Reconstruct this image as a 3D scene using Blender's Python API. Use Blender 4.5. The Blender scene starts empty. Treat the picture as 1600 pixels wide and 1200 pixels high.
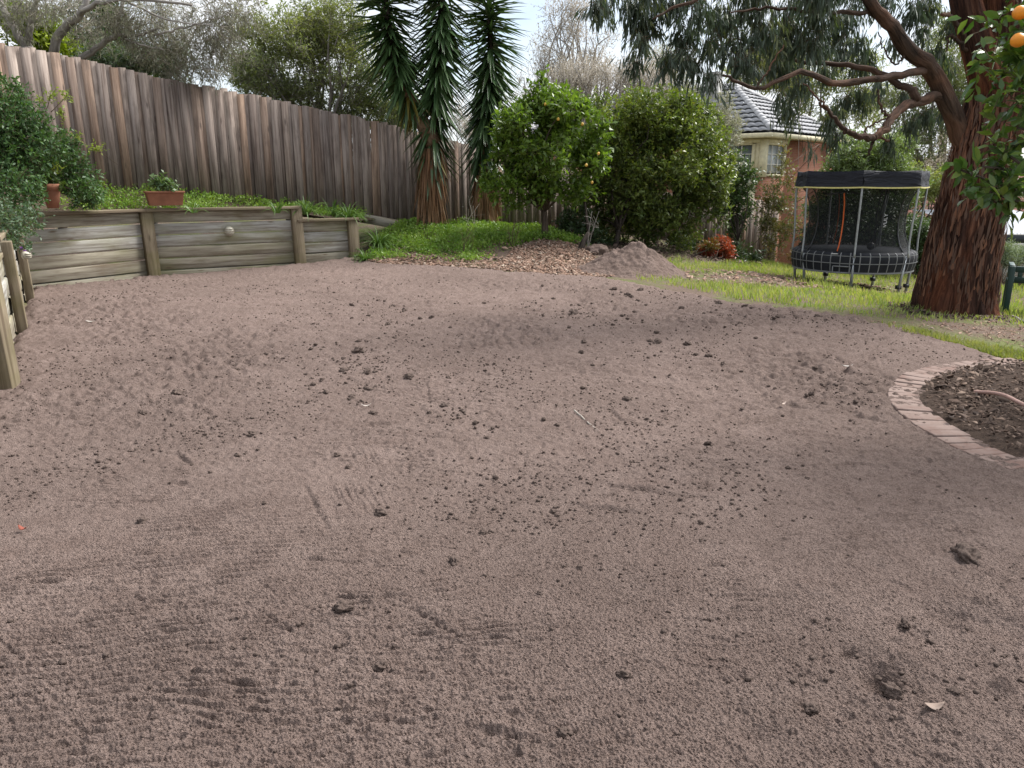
import bpy, math, random
import numpy as np
from mathutils import Vector, Matrix
scene = bpy.context.scene
R = math.radians
# ------------------------------------------------------------------ camera, sky, sun, exposure
FOC, EYE, PITCH = 1180.0, 1.55, R(14.95)
cam = bpy.data.cameras.new('camera')
cam.sensor_width = 36.0
cam.lens = FOC / 1600 * 36.0
cam.clip_start = 0.05
cam.clip_end = 2000
camo = bpy.data.objects.new('camera', cam)
scene.collection.objects.link(camo)
camo.location = (0, 0, EYE)
camo.rotation_euler = (R(90) - PITCH, 0, 0)
scene.camera = camo
SUN_EL, SUN_AZ = R(50), R(60)          # azimuth from +Y towards +X
world = bpy.data.worlds.new('World')
scene.world = world
world.use_nodes = True
wn = world.node_tree
wn.nodes.clear()
w_out = wn.nodes.new('ShaderNodeOutputWorld')
w_bg = wn.nodes.new('ShaderNodeBackground')
w_bg.inputs['Strength'].default_value = 0.105
w_sky = wn.nodes.new('ShaderNodeTexSky')
w_sky.sky_type = 'NISHITA'
w_sky.sun_disc = False
w_sky.sun_elevation = SUN_EL
w_sky.sun_rotation = SUN_AZ
w_tc = wn.nodes.new('ShaderNodeTexCoord')
w_map = wn.nodes.new('ShaderNodeMapping')
w_map.inputs['Scale'].default_value = (1.0, 1.0, 2.2)
w_map.inputs['Location'].default_value = (0.35, 0.2, 0.1)
w_no = wn.nodes.new('ShaderNodeTexNoise')
w_no.inputs['Scale'].default_value = 2.6
w_no.inputs['Detail'].default_value = 7
w_no.inputs['Roughness'].default_value = 0.55
w_rp = wn.nodes.new('ShaderNodeValToRGB')
w_rp.color_ramp.elements[0].position = 0.30
w_rp.color_ramp.elements[0].color = (0.2, 0.2, 0.2, 1)
w_rp.color_ramp.elements[1].position = 0.58
w_rp.color_ramp.elements[1].color = (1, 1, 1, 1)
w_mx = wn.nodes.new('ShaderNodeMix')
w_mx.data_type = 'RGBA'
w_mx.inputs[7].default_value = (5.6, 5.75, 6.0, 1)
wn.links.new(w_tc.outputs['Generated'], w_map.inputs['Vector'])
wn.links.new(w_map.outputs[0], w_no.inputs['Vector'])
wn.links.new(w_no.outputs['Fac'], w_rp.inputs['Fac'])
wn.links.new(w_rp.outputs['Color'], w_mx.inputs[0])
wn.links.new(w_sky.outputs['Color'], w_mx.inputs[6])
wn.links.new(w_mx.outputs[2], w_bg.inputs['Color'])
wn.links.new(w_bg.outputs[0], w_out.inputs['Surface'])
sun = bpy.data.lights.new('sun', 'SUN')
sun.energy = 4.4
sun.angle = R(32)
sun.color = (1.0, 0.965, 0.92)
suno = bpy.data.objects.new('sun', sun)
scene.collection.objects.link(suno)
SUN_DIR = Vector((math.sin(SUN_AZ) * math.cos(SUN_EL), math.cos(SUN_AZ) * math.cos(SUN_EL), math.sin(SUN_EL)))
suno.rotation_euler = (-SUN_DIR).to_track_quat('-Z', 'Y').to_euler()
suno.location = SUN_DIR * 60
vs = scene.view_settings
vs.view_transform = 'Standard'
vs.look = 'None'
vs.exposure = 0.92
vs.gamma = 1.0
scene.cycles.max_bounces = 8
scene.cycles.transparent_max_bounces = 12

# ------------------------------------------------------------------ pixel <-> place helpers (photo is 1600 x 1200)
CT, ST = math.cos(PITCH), math.sin(PITCH)

def ray(px, py):
    u = (px - 800) / FOC
    v = (600 - py) / FOC
    return u, CT + v * ST, -ST + v * CT

def P(px, py, d):
    u, y, z = ray(px, py)
    k = d / y
    return np.array((u * k, d, EYE + z * k))

def GZ(px, py, z=0.0):
    u, y, zz = ray(px, py)
    k = (z - EYE) / zz
    return np.array((u * k, y * k, z))

# ------------------------------------------------------------------ noise
def _h(ix, iy, s):
    n = (ix.astype(np.int64) * 374761393 + iy.astype(np.int64) * 668265263 + s * 974634777) & 0xFFFFFFFF
    n = ((n ^ (n >> 13)) * 1274126177) & 0xFFFFFFFF
    n = (n ^ (n >> 16)) & 0xFFFFFF
    return n / float(0xFFFFFF) * 2 - 1

def vnoise(x, y, s=0):
    x = np.asarray(x, float); y = np.asarray(y, float)
    ix = np.floor(x); iy = np.floor(y)
    fx = x - ix; fy = y - iy
    ux = fx * fx * fx * (fx * (fx * 6 - 15) + 10); uy = fy * fy * fy * (fy * (fy * 6 - 15) + 10)
    ix = ix.astype(np.int64); iy = iy.astype(np.int64)
    a = _h(ix, iy, s); b = _h(ix + 1, iy, s); c = _h(ix, iy + 1, s); d = _h(ix + 1, iy + 1, s)
    return (a + (b - a) * ux) * (1 - uy) + (c + (d - c) * ux) * uy

def fbm(x, y, s=0, o=4, g=0.5):
    r = 0; a = 1; t = 0
    for i in range(o):
        r = r + a * vnoise(x * 2 ** i + 17.3 * i, y * 2 ** i - 9.1 * i, s + i); t += a; a *= g
    return r / t

def sstep(a, b, x):
    t = np.clip((x - a) / (b - a), 0, 1)
    return t * t * (3 - 2 * t)

# ------------------------------------------------------------------ mesh builder
class MB:
    def __init__(s):
        s.V = []; s.Q = []; s.T = []; s.G = []; s.n = 0; s.mi = []
    def add(s, V, Q=None, T=None, gc=None):
        V = np.asarray(V, float).reshape(-1, 3)
        s.V.append(V)
        s.G.append(V if gc is None else np.asarray(gc, float).reshape(-1, 3))
        if Q is not None and len(Q): s.Q.append(np.asarray(Q, np.int64).reshape(-1, 4) + s.n)
        if T is not None and len(T): s.T.append(np.asarray(T, np.int64).reshape(-1, 3) + s.n)
        s.n += len(V)
        return s
    def box(s, c, size, ax=None, rng=None):
        """box centred at c; size along the three axes ax (rows); grain runs along the first axis"""
        ax = np.eye(3) if ax is None else np.asarray(ax, float)
        h = np.array(size, float) / 2
        L = np.array([[-1,-1,-1],[1,-1,-1],[1,1,-1],[-1,1,-1],[-1,-1,1],[1,-1,1],[1,1,1],[-1,1,1]], float) * h
        off = np.array([random.uniform(0, 50), random.uniform(0, 50), random.uniform(0, 50)])
        s.add(np.asarray(c, float) + L @ ax, [[0,3,2,1],[4,5,6,7],[0,1,5,4],[1,2,6,5],[2,3,7,6],[3,0,4,7]], gc=L + off)
        return s
    def tube(s, path, rad, n=6, cap=True, wob=None):
        path = np.asarray(path, float); m = len(path)
        rad = np.broadcast_to(np.asarray(rad, float), (m,))
        tan = np.gradient(path, axis=0)
        tan /= np.linalg.norm(tan, axis=1)[:, None] + 1e-9
        ref = np.array((1.0, 0, 0)) if abs(tan[0][0]) < 0.8 else np.array((0, 1.0, 0))
        a = np.cross(tan[0], ref); a /= np.linalg.norm(a)
        A = []
        for t in tan:
            a = a - t * np.dot(a, t); a /= np.linalg.norm(a) + 1e-9
            A.append(a)
        A = np.array(A); B = np.cross(tan, A)
        th = np.linspace(0, 2 * np.pi, n + 1)
        ln = np.concatenate([[0], np.cumsum(np.linalg.norm(np.diff(path, axis=0), axis=1))])
        rr = rad[:, None] * np.ones(n + 1)[None]
        if wob is not None:
            w = wob(th[None, :], ln[:, None]); w[:, -1] = w[:, 0]; rr = rr * w
        V = path[:, None] + rr[..., None] * (np.cos(th)[None, :, None] * A[:, None] + np.sin(th)[None, :, None] * B[:, None])
        o = random.uniform(0, 30)
        g = np.stack([ln[:, None] + 0 * th[None] + o, th[None] * rad.mean() + 0 * ln[:, None], 0 * rr + o], -1)
        i = np.arange(m - 1)[:, None] * (n + 1) + np.arange(n)[None]
        Q = np.stack([i, i + 1, i + n + 2, i + n + 1], -1).reshape(-1, 4)
        V = V.reshape(-1, 3); g = g.reshape(-1, 3)
        T = []
        if cap:
            for r, p in ((0, path[0]), (m - 1, path[-1])):
                k = len(V); V = np.vstack([V, p]); g = np.vstack([g, g[r * (n + 1)]])
                for j in range(n):
                    T.append([k, r * (n + 1) + j + (1 if r == 0 else 0), r * (n + 1) + j + (0 if r == 0 else 1)])
        s.add(V, Q, T, gc=g)
        return s
    def grid(s, V, gc=None):
        """V (m,n,3) grid of points"""
        m, n = V.shape[:2]
        i = np.arange(m - 1)[:, None] * n + np.arange(n - 1)[None]
        s.add(V.reshape(-1, 3), np.stack([i, i + 1, i + n + 1, i + n], -1).reshape(-1, 4), gc=None if gc is None else gc.reshape(-1, 3))
        return s
    def revolve(s, prof, c=(0, 0, 0), n=32, ax=None):
        prof = np.asarray(prof, float)
        th = np.linspace(0, 2 * np.pi, n + 1)
        V = np.stack([prof[:, 0][:, None] * np.cos(th), prof[:, 0][:, None] * np.sin(th), prof[:, 1][:, None] + 0 * th], -1)
        if ax is not None: V = V @ np.asarray(ax)
        s.grid(V + np.asarray(c, float))
        return s
    def build(s, name, mat, parent=None, smooth=False, loc=None):
        V = np.concatenate(s.V); G = np.concatenate(s.G)
        o_ = np.zeros(3)
        if parent is not None:
            o_ = np.array(root_loc(parent))
        elif loc is not None:
            o_ = np.array(loc, float)
        V = V - o_
        Q = np.concatenate(s.Q) if s.Q else np.zeros((0, 4), np.int64)
        T = np.concatenate(s.T) if s.T else np.zeros((0, 3), np.int64)
        me = bpy.data.meshes.new(name)
        me.vertices.add(len(V)); me.vertices.foreach_set('co', V.astype(np.float32).ravel())
        nl = Q.size + T.size
        me.loops.add(nl); me.loops.foreach_set('vertex_index', np.concatenate([Q.ravel(), T.ravel()]).astype(np.int32))
        me.polygons.add(len(Q) + len(T))
        st = np.concatenate([np.arange(len(Q)) * 4, Q.size + np.arange(len(T)) * 3])
        me.polygons.foreach_set('loop_start', st.astype(np.int32))
        if smooth: me.polygons.foreach_set('use_smooth', np.ones(len(Q) + len(T), bool))
        at = me.attributes.new('gc', 'FLOAT_VECTOR', 'POINT')
        at.data.foreach_set('vector', G.astype(np.float32).ravel())
        me.update(calc_edges=True)
        me.materials.append(mat)
        ob = bpy.data.objects.new(name, me)
        scene.collection.objects.link(ob)
        if parent is not None: ob.parent = parent
        elif loc is not None: ob.location = Vector(loc)
        return ob

def root_loc(o):
    v = Vector((0, 0, 0))
    while o is not None:
        v = v + o.location; o = o.parent
    return v

def tag(o, label=None, cat=None, group=None, kind=None):
    if label: o['label'] = label
    if cat: o['category'] = cat
    if group: o['group'] = group
    if kind: o['kind'] = kind
    return o

def thing(name, label, cat, loc, group=None):
    o = bpy.data.objects.new(name, None)
    scene.collection.objects.link(o)
    o.location = Vector([float(v) for v in loc])
    o.empty_display_size = 0.1
    return tag(o, label, cat, group)

def rotz(a):
    c, s = math.cos(a), math.sin(a)
    return np.array([[c, s, 0], [-s, c, 0], [0, 0, 1.0]])

def unit(v):
    v = np.asarray(v, float)
    return v / (np.linalg.norm(v, axis=-1, keepdims=True) + 1e-9)

def smooth_path(pts, n=24, jit=0.0, rng=None):
    """Catmull-Rom through points (k, any)"""
    p = np.asarray(pts, float)
    p = np.vstack([2 * p[0] - p[1], p, 2 * p[-1] - p[-2]])
    k = len(p) - 3
    out = []
    for t in np.linspace(0, k - 1e-6, n):
        i = int(t); f = t - i
        a, b, c, d = p[i:i + 4]
        out.append(0.5 * ((2 * b) + (c - a) * f + (2 * a - 5 * b + 4 * c - d) * f * f + (3 * b - a - 3 * c + d) * f ** 3))
    out = np.array(out)
    if jit and rng is not None:
        out[1:-1, :3] += rng.normal(0, jit, (n - 2, 3))
    return out

# ------------------------------------------------------------------ materials
class MT:
    def __init__(s, name, rough=0.8, spec=0.3):
        s.m = bpy.data.materials.new(name); s.m.use_nodes = True
        s.nt = s.m.node_tree; s.nt.nodes.clear()
        s.out = s.new('ShaderNodeOutputMaterial'); s.b = s.new('ShaderNodeBsdfPrincipled')
        s.b.inputs['Roughness'].default_value = rough
        s.b.inputs['Specular IOR Level'].default_value = spec
        s.link(s.b.outputs[0], s.out.inputs['Surface'])
    def new(s, t): return s.nt.nodes.new(t)
    def link(s, a, b): s.nt.links.new(a, b)
    def coord(s, which='gc'):
        if which == 'gc':
            n = s.new('ShaderNodeAttribute'); n.attribute_name = 'gc'; return n.outputs['Vector']
        if which == 'pos':
            return s.new('ShaderNodeNewGeometry').outputs['Position']
        return s.new('ShaderNodeTexCoord').outputs[which]
    def island(s): return s.new('ShaderNodeNewGeometry').outputs['Random Per Island']
    def scale(s, vec, sc):
        n = s.new('ShaderNodeVectorMath'); n.operation = 'MULTIPLY'
        s.link(vec, n.inputs[0]); n.inputs[1].default_value = sc if hasattr(sc, '__len__') else (sc,) * 3
        return n.outputs[0]
    def noise(s, vec, scale=5, detail=4, rough=0.55, dist=0.0):
        n = s.new('ShaderNodeTexNoise'); s.link(vec, n.inputs['Vector'])
        n.inputs['Scale'].default_value = scale; n.inputs['Detail'].default_value = detail
        n.inputs['Roughness'].default_value = rough; n.inputs['Distortion'].default_value = dist
        return n.outputs['Fac']
    def voro(s, vec, scale=5, out='Distance', feature='F1'):
        n = s.new('ShaderNodeTexVoronoi'); n.feature = feature; s.link(vec, n.inputs['Vector'])
        n.inputs['Scale'].default_value = scale
        return n.outputs[out]
    def ramp(s, fac, stops):
        n = s.new('ShaderNodeValToRGB'); s.link(fac, n.inputs['Fac'])
        e = n.color_ramp.elements
        while len(e) < len(stops): e.new(0.5)
        for i, (p, c) in enumerate(stops):
            e[i].position = p
            c = c if hasattr(c, '__len__') else (c, c, c)
            e[i].color = (*c[:3], 1)
        return n.outputs['Color']
    def mix(s, fac, a, b, mode='MIX'):
        n = s.new('ShaderNodeMix'); n.data_type = 'RGBA'; n.blend_type = mode
        for v, k in ((fac, 0), (a, 6), (b, 7)):
            if isinstance(v, (int, float)) and k == 0: n.inputs[0].default_value = v
            elif hasattr(v, '__len__'): n.inputs[k].default_value = (*v[:3], 1)
            else: s.link(v, n.inputs[k])
        return n.outputs[2]
    def math(s, op, a, b=0.0):
        n = s.new('ShaderNodeMath'); n.operation = op
        for v, k in ((a, 0), (b, 1)):
            if isinstance(v, (int, float)): n.inputs[k].default_value = v
            else: s.link(v, n.inputs[k])
        return n.outputs[0]
    def col(s, c):
        if hasattr(c, '__len__'): s.b.inputs['Base Color'].default_value = (*c[:3], 1)
        else: s.link(c, s.b.inputs['Base Color'])
        return s
    def bump(s, h, strength=0.5, dist=0.01, prev=None):
        n = s.new('ShaderNodeBump'); s.link(h, n.inputs['Height'])
        n.inputs['Strength'].default_value = strength; n.inputs['Distance'].default_value = dist
        if prev is not None: s.link(prev, n.inputs['Normal'])
        s.link(n.outputs[0], s.b.inputs['Normal'])
        return n.outputs[0]

def flat(name, c, rough=0.6, spec=0.4, metal=0.0):
    m = MT(name, rough, spec); 
    v = m.coord('gc'); f = m.noise(v, 9, 5)
    m.col(m.mix(m.ramp(f, [(0.3, 0.0), (0.7, 1.0)]), [x * 0.82 for x in c], [min(1, x * 1.12) for x in c]))
    m.b.inputs['Metallic'].default_value = metal
    m.bump(f, 0.1, 0.004)
    return m.m

def leafmat(name, cols, rough=0.45, spec=0.4, trans=0.25, tcol=None):
    m = MT(name, rough, spec)
    isl = m.island()
    n = len(cols)
    c = m.ramp(isl, [(i / max(1, n - 1), k) for i, k in enumerate(cols)])
    pos = m.coord('pos')
    c = m.mix(0.35, c, m.ramp(m.noise(pos, 1.7, 3), [(0.35, [x * 0.75 for x in cols[0]]), (0.65, [min(1, x * 1.25) for x in cols[-1]])]))
    m.col(c)
    t = m.new('ShaderNodeBsdfTranslucent')
    tc = m.mix(1.0, c, tcol if tcol else (1.25, 1.35, 0.5), 'MULTIPLY')
    m.link(tc, t.inputs['Color'])
    mx = m.new('ShaderNodeMixShader'); mx.inputs[0].default_value = trans
    m.link(m.b.outputs[0], mx.inputs[1]); m.link(t.outputs[0], mx.inputs[2])
    m.link(mx.outputs[0], m.out.inputs['Surface'])
    return m.m

def barkmat(name, c0, c1, c2=None, along=3.0, across=26.0, bump=0.6, dist=0.02):
    m = MT(name, 0.9, 0.15)
    v = m.scale(m.coord('gc'), (along, across, 6))
    f = m.noise(v, 1.0, 6, 0.6, 0.6)
    f2 = m.noise(m.coord('pos'), 2.2, 3)
    c = m.ramp(f, [(0.34, c0), (0.62, c1)])
    if c2: c = m.mix(m.ramp(f2, [(0.45, 0.0), (0.66, 0.85)]), c, m.ramp(f, [(0.32, [k * .45 for k in c2]), (0.6, c2)]))
    m.col(c); m.bump(f, bump, dist)
    return m.m

def woodmat(name, cols, stain=(0.05, 0.04, 0.035), green=None, knots=True, along=1.4, across=30, rough=0.85, damp=None):
    m = MT(name, rough, 0.2)
    gc = m.coord('gc'); isl = m.island()
    c = m.ramp(isl, [(i / max(1, len(cols) - 1), k) for i, k in enumerate(cols)])
    g = m.noise(m.scale(gc, (along, across, across)), 1.0, 6, 0.65, 0.35)
    c = m.mix(m.ramp(g, [(0.36, 0.85), (0.58, 0.0)]), c, m.mix(1.0, c, (0.38, 0.33, 0.31), 'MULTIPLY'))
    blot = m.noise(m.scale(gc, (1.6, 5, 5)), 1.0, 4, 0.6)
    c = m.mix(m.ramp(blot, [(0.52, 0.0), (0.74, 0.75)]), c, stain)
    if green: 
        gn = m.noise(m.scale(m.coord('pos'), (1.1, 1.1, 3.0)), 1.0, 4)
        c = m.mix(m.ramp(gn, [(0.48, 0.0), (0.72, 0.6)]), c, green)
    if knots:
        k = m.voro(m.scale(gc, (1.5, 6.5, 6.5)), 1.0)
        c = m.mix(m.ramp(k, [(0.05, 0.85), (0.13, 0.0)]), c, stain)
    if damp:
        c = damp(m, c)
    m.col(c); m.bump(g, 0.45, 0.006)
    return m.m
# ------------------------------------------------------------------ terrain
_ctl = [(-3.5,2,0),(0,1.5,0),(3,2,0),(-4.2,6,0),(0,6,0),(2.6,6,0),(-5.5,9,0),(-2,10,0),(1.5,9,0),(0,12.5,0),(-3,13.5,0),(3.3,8,0),
        (-6.6,10.6,0),(4.4,7,-.02),(2.2,11.5,0),(6,4.5,0),(4.6,2.5,0),(-5,14,0),(-8,8,0),(-8,16,.1),(6.5,6.5,-.05)]
_ctl += [tuple(P(*q)) for q in [(850,375,16.5),(610,395,15.4),(660,356,17.0),(745,352,18.2),(800,360,18.6),(920,372,18.6),(1020,372,20.3),
        (1180,412,22.2),(1115,408,17.5),(1100,425,14),(1300,452,13.3),(1331,450,15.3),(1245,433,17),(1408,456,15.6),(1340,432,18.5),
        (1490,485,9.7),(1440,472,10.8),(1580,492,10),(1590,445,17),(1180,445,12.5),(1060,432,13.5),(930,415,14.6)]]
_ctl += [(9,9.5,-.35),(12,14,-1.4),(16,20,-2.2),(14,28,-2.6),(4,30,-1.2),(-6,24,.9),(-14,14,1.2),(-12,24,1.5),(-4,34,.6),(25,6,-1.2),(0,-6,.05),(-10,-4,.2),(10,-4,-.2)]
_ctl = np.array(_ctl, float)
def _tk(r2):
    return 0.5 * r2 * np.log(r2 + 1e-9)
def _tps(c, lam=0.15):
    n = len(c)
    d2 = ((c[:, None, :2] - c[None, :, :2]) ** 2).sum(-1)
    K = _tk(d2) + lam * np.eye(n)
    Pm = np.c_[np.ones(n), c[:, :2]]
    A = np.zeros((n + 3, n + 3)); A[:n, :n] = K; A[:n, n:] = Pm; A[n:, :n] = Pm.T
    return np.linalg.solve(A, np.r_[c[:, 2], 0, 0, 0])
_w = _tps(_ctl)
def TZ(x, y):
    x = np.asarray(x, float); y = np.asarray(y, float)
    z = _w[-3] + _w[-2] * x + _w[-1] * y
    for (cx, cy, _), w in zip(_ctl, _w[:-3]):
        z = z + w * _tk((x - cx) ** 2 + (y - cy) ** 2)
    far = sstep(26, 60, np.hypot(x, y))
    return np.clip(z, -3.2, 2.0) * (1 - far) + (-2.5) * far

def on_ground(px, py, dmax=60):
    d = np.linspace(1.2, dmax, 3000)
    u, y, z = ray(px, py)
    zz = EYE + z / y * d; xx = u / y * d
    g = TZ(xx, d)
    i = np.argmax(zz < g)
    if i == 0: i = len(d) - 1
    t0, t1 = zz[i - 1] - g[i - 1], zz[i] - g[i]
    f = t0 / (t0 - t1 + 1e-12)
    dd = d[i - 1] + (d[i] - d[i - 1]) * f
    xg = u / y * dd
    return np.array((xg, dd, float(TZ(xg, dd))))

def polydist(x, y, poly):
    """signed distance to polygon, positive inside"""
    poly = np.asarray(poly, float)
    d2 = np.full(np.shape(x), 1e9); ins = np.zeros(np.shape(x), bool)
    for (ax, ay), (bx, by) in zip(poly, np.roll(poly, -1, 0)):
        ex, ey = bx - ax, by - ay
        t = np.clip(((x - ax) * ex + (y - ay) * ey) / (ex * ex + ey * ey + 1e-12), 0, 1)
        d2 = np.minimum(d2, (x - ax - t * ex) ** 2 + (y - ay - t * ey) ** 2)
        c = ((ay > y) != (by > y)) & (x < (bx - ax) * (y - ay) / (by - ay + 1e-12) + ax)
        ins ^= c
    d = np.sqrt(d2)
    return np.where(ins, d, -d)

def sample_poly(poly, n, rng):
    poly = np.asarray(poly, float)
    lo, hi = poly.min(0), poly.max(0)
    out = np.zeros((0, 2))
    while len(out) < n:
        p = rng.uniform(lo, hi, (n * 2, 2))
        out = np.vstack([out, p[polydist(p[:, 0], p[:, 1], poly) > 0]])
    return out[:n]

def gpoly(pts):
    return np.array([on_ground(*p)[:2] for p in pts])

BED_C, BED_R = np.array((4.65, 4.45)), 2.10      # round garden bed edged with bricks
SAND = np.vstack([[(-3.9, 0.3), (-3.9, 5.4), (-5.36, 8.05), (-6.62, 10.2), (-7.15, 11.2), (-6.2, 13.0), (-4.05, 14.4), (-3.0, 15.1)],
    gpoly([(600,414),(700,418),(800,427),(880,432),(950,438),(1000,446),(1060,458),(1150,476),(1250,487),(1330,499),(1400,514),(1450,527),(1520,549),(1600,572),(1750,600)]),
    [(7.5, 4.5), (6.5, 0.3)]])

# ground sheet reaching the horizon
def ground_sheet():
    rr = np.concatenate([np.linspace(0.05, 30, 170), np.geomspace(31, 900, 30)])
    th = np.linspace(0, 2 * np.pi, 241)
    X = rr[:, None] * np.sin(th)[None]; Y = rr[:, None] * np.cos(th)[None]
    Z = TZ(X, Y) + 0.02 * fbm(X * 1.5, Y * 1.5, 3) * sstep(0, 3, rr)[:, None] * (1 - sstep(20, 60, rr)[:, None])
    s = polydist(X, Y, SAND)
    Z = Z - 0.05 * sstep(-0.12, 0.25, s)
    # hollow under the mulch of the round bed
    mb = MB(); mb.grid(np.stack([X, Y, Z], -1)[:, ::-1])
    m = MT('soil_and_turf', 0.95, 0.1)
    p = m.coord('pos')
    n1 = m.noise(p, 1.3, 6, 0.6); n2 = m.noise(p, 26, 5, 0.65)
    soil = m.ramp(n2, [(0.3, (.075, .055, .042)), (0.7, (.17, .125, .10))])
    turf = m.ramp(n2, [(0.3, (.06, .08, .022)), (0.7, (.13, .16, .045))])
    m.col(m.mix(m.ramp(n1, [(0.42, 0.0), (0.6, 0.8)]), soil, turf)); m.bump(n2, 0.6, 0.03)
    return tag(mb.build('ground', m.m, smooth=True), kind='structure')
ground_sheet()

# ------------------------------------------------------------------ raked topsoil
rs = np.random.default_rng(11)
def sand_height(X, Y):
    s = polydist(X, Y, SAND)
    edge = sstep(-0.10, 0.14, s + 0.07 * fbm(X * 3.1, Y * 3.1, 40, 3))
    H = 0.055 * edge - 0.075 * (1 - edge)
    H += 0.016 * fbm(X * 0.9, Y * 0.9, 1, 3) + 0.010 * fbm(X * 2.7, Y * 2.7, 5, 3)
    # crumb patches
    patch = sstep(-0.05, 0.45, fbm(X * 0.8 + 3, Y * 0.8, 9, 3))
    patch = np.maximum(patch, sstep(0.6, 2.2, X) * 0.8 * sstep(6.5, 3.0, Y))
    H += 0.0026 * (0.4 + patch) * vnoise(X * 24, Y * 24, 21)
    H += 0.0030 * (0.35 + 0.9 * patch) * vnoise(X * 52, Y * 52, 22)
    l = vnoise(X * 33, Y * 33, 25)
    H += 0.018 * patch * np.clip(l - 0.35, 0, 1)
    H += 0.0020 * vnoise(X * 95, Y * 95, 23)
    near = sstep(4.5, 2.2, Y)
    H += 0.0046 * near * vnoise(X * 190, Y * 190, 24)
    mid_ = sstep(2.6, 4.2, Y)
    H += mid_ * (.0050 * vnoise(X * 46, Y * 46, 28) + .0060 * np.clip(vnoise(X * 30, Y * 30, 29) - .1, -.4, 1))
    far = sstep(3.5, 6.5, Y)
    H += far * 0.020 * np.clip(vnoise(X * 17, Y * 17, 26) - .15, -1, 1) * (.35 + patch) + far * .010 * vnoise(X * 9, Y * 14, 27) * (.4 + patch)
    # rake ripples
    def ripple(cx, cy, rx, ry, ang, wl, amp, sd):
        nonlocal H
        m = np.exp(-(((X - cx) / rx) ** 2 + ((Y - cy) / ry) ** 2) ** 1.5) * sstep(-0.35, 0.35, vnoise(X * 1.6, Y * 1.6, sd)) * (.75 + .35 * vnoise(X * 11, Y * 11, sd + 4))
        ph = (X * math.cos(ang) + Y * math.sin(ang)) / wl + 0.6 * fbm(X * 1.7, Y * 1.7, sd + 1, 2) + 0.25 * vnoise(X * 8, Y * 8, sd + 2)
        H += amp * m * np.sin(2 * np.pi * ph)
    ripple(-1.3, 2.1, 1.1, 0.8, R(106), 0.040, 0.010, 50)
    ripple(-1.9, 2.9, 1.3, 0.7, R(100), 0.044, 0.009, 60)
    ripple(-0.2, 1.8, 0.7, 0.35, R(112), 0.038, 0.008, 80)
    ripple(-3.4, 8.0, 1.6, 1.6, R(100), 0.12, 0.010, 90)
    ripple(-0.5, 9.5, 2.5, 1.5, R(85), 0.15, 0.010, 95)
    ripple(1.6, 6.2, 1.5, 1.2, R(70), 0.10, 0.009, 98)
    # scraped strokes of the rake and of boards
    def stroke(x0, y0, x1, y1, w, a):
        nonlocal H
        lo = (min(x0, x1) - 4 * w, min(y0, y1) - 4 * w); hi = (max(x0, x1) + 4 * w, max(y0, y1) + 4 * w)
        k = (X > lo[0]) & (X < hi[0]) & (Y > lo[1]) & (Y < hi[1])
        if not k.any(): return
        x = X[k]; y = Y[k]
        ln = math.hypot(x1 - x0, y1 - y0); ex, ey = (x1 - x0) / ln, (y1 - y0) / ln
        t = (x - x0) * ex + (y - y0) * ey
        n = -(x - x0) * ey + (y - y0) * ex + 0.012 * fbm(x * 9, y * 9, 30, 2)
        end = sstep(-0.06, 0.08, t) * sstep(ln + 0.06, ln - 0.08, t) * (0.55 + 0.45 * vnoise(x * 6, y * 6, 33))
        H[k] += a * end * (np.exp(-((n - 0.8 * w) / w) ** 2) * 0.9 - np.exp(-((n + 0.6 * w) / (0.7 * w)) ** 2) * 1.1)
    def pstroke(a, b, w, amp):
        p, q = GZ(*a), GZ(*b)
        stroke(p[0], p[1], q[0], q[1], w, amp)
    for a, b, w, amp in [((0,660),(190,632),.03,.016),((95,668),(300,640),.025,.014),((120,577),(205,570),.05,.02),((60,606),(95,590),.04,.02),
        ((565,680),(620,674),.035,.02),((450,708),(600,690),.03,.014),((490,765),(590,722),.02,.014),((478,770),(520,845),.02,.010),((250,865),(395,830),.03,.016),
        ((610,790),(700,765),.02,.012),((1080,722),(1170,700),.04,.018),((700,700),(770,655),.03,.012),((900,660),(938,690),.012,-.012),((1060,660),(1180,640),.03,.012),
        ((940,770),(1120,800),.03,.010),((690,1140),(860,1190),.02,.012),((560,905),(700,860),.02,.010),((240,930),(420,900),.03,.010),((420,515),(470,520),.04,.014),
        ((300,525),(400,512),.04,.012),((330,655),(260,690),.02,.012),((900,800),(1000,815),.03,.010),((640,960),(720,1010),.02,.010),((420,1010),(520,985),.02,.010),
        ((300,610),(420,598),.03,.012),((1000,590),(1150,600),.03,.010),((1180,600),(1300,585),.03,.012),((1150,640),(1200,615),.03,.014)]:
        pstroke(a, b, w, amp * 1.25)
    def rake(a, b, nl, gap, amp, w=.0075):
        p, q = GZ(*a), GZ(*b); d = unit(q[:2] - p[:2]); nrm = np.array((-d[1], d[0]))
        for j in range(nl):
            o = nrm * gap * (j - nl / 2) * rs.uniform(.93, 1.07); e0 = rs.uniform(-.08, .08); e1 = rs.uniform(-.12, .12)
            s0 = p[:2] + o + d * e0; s1 = q[:2] + o + d * e1
            stroke(s0[0], s0[1], s1[0], s1[1], w, amp * rs.uniform(.5, 1.2))
    rake((540, 715), (590, 812), 11, .034, .0045)
    rake((470, 700), (600, 690), 7, .03, .005)
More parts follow.
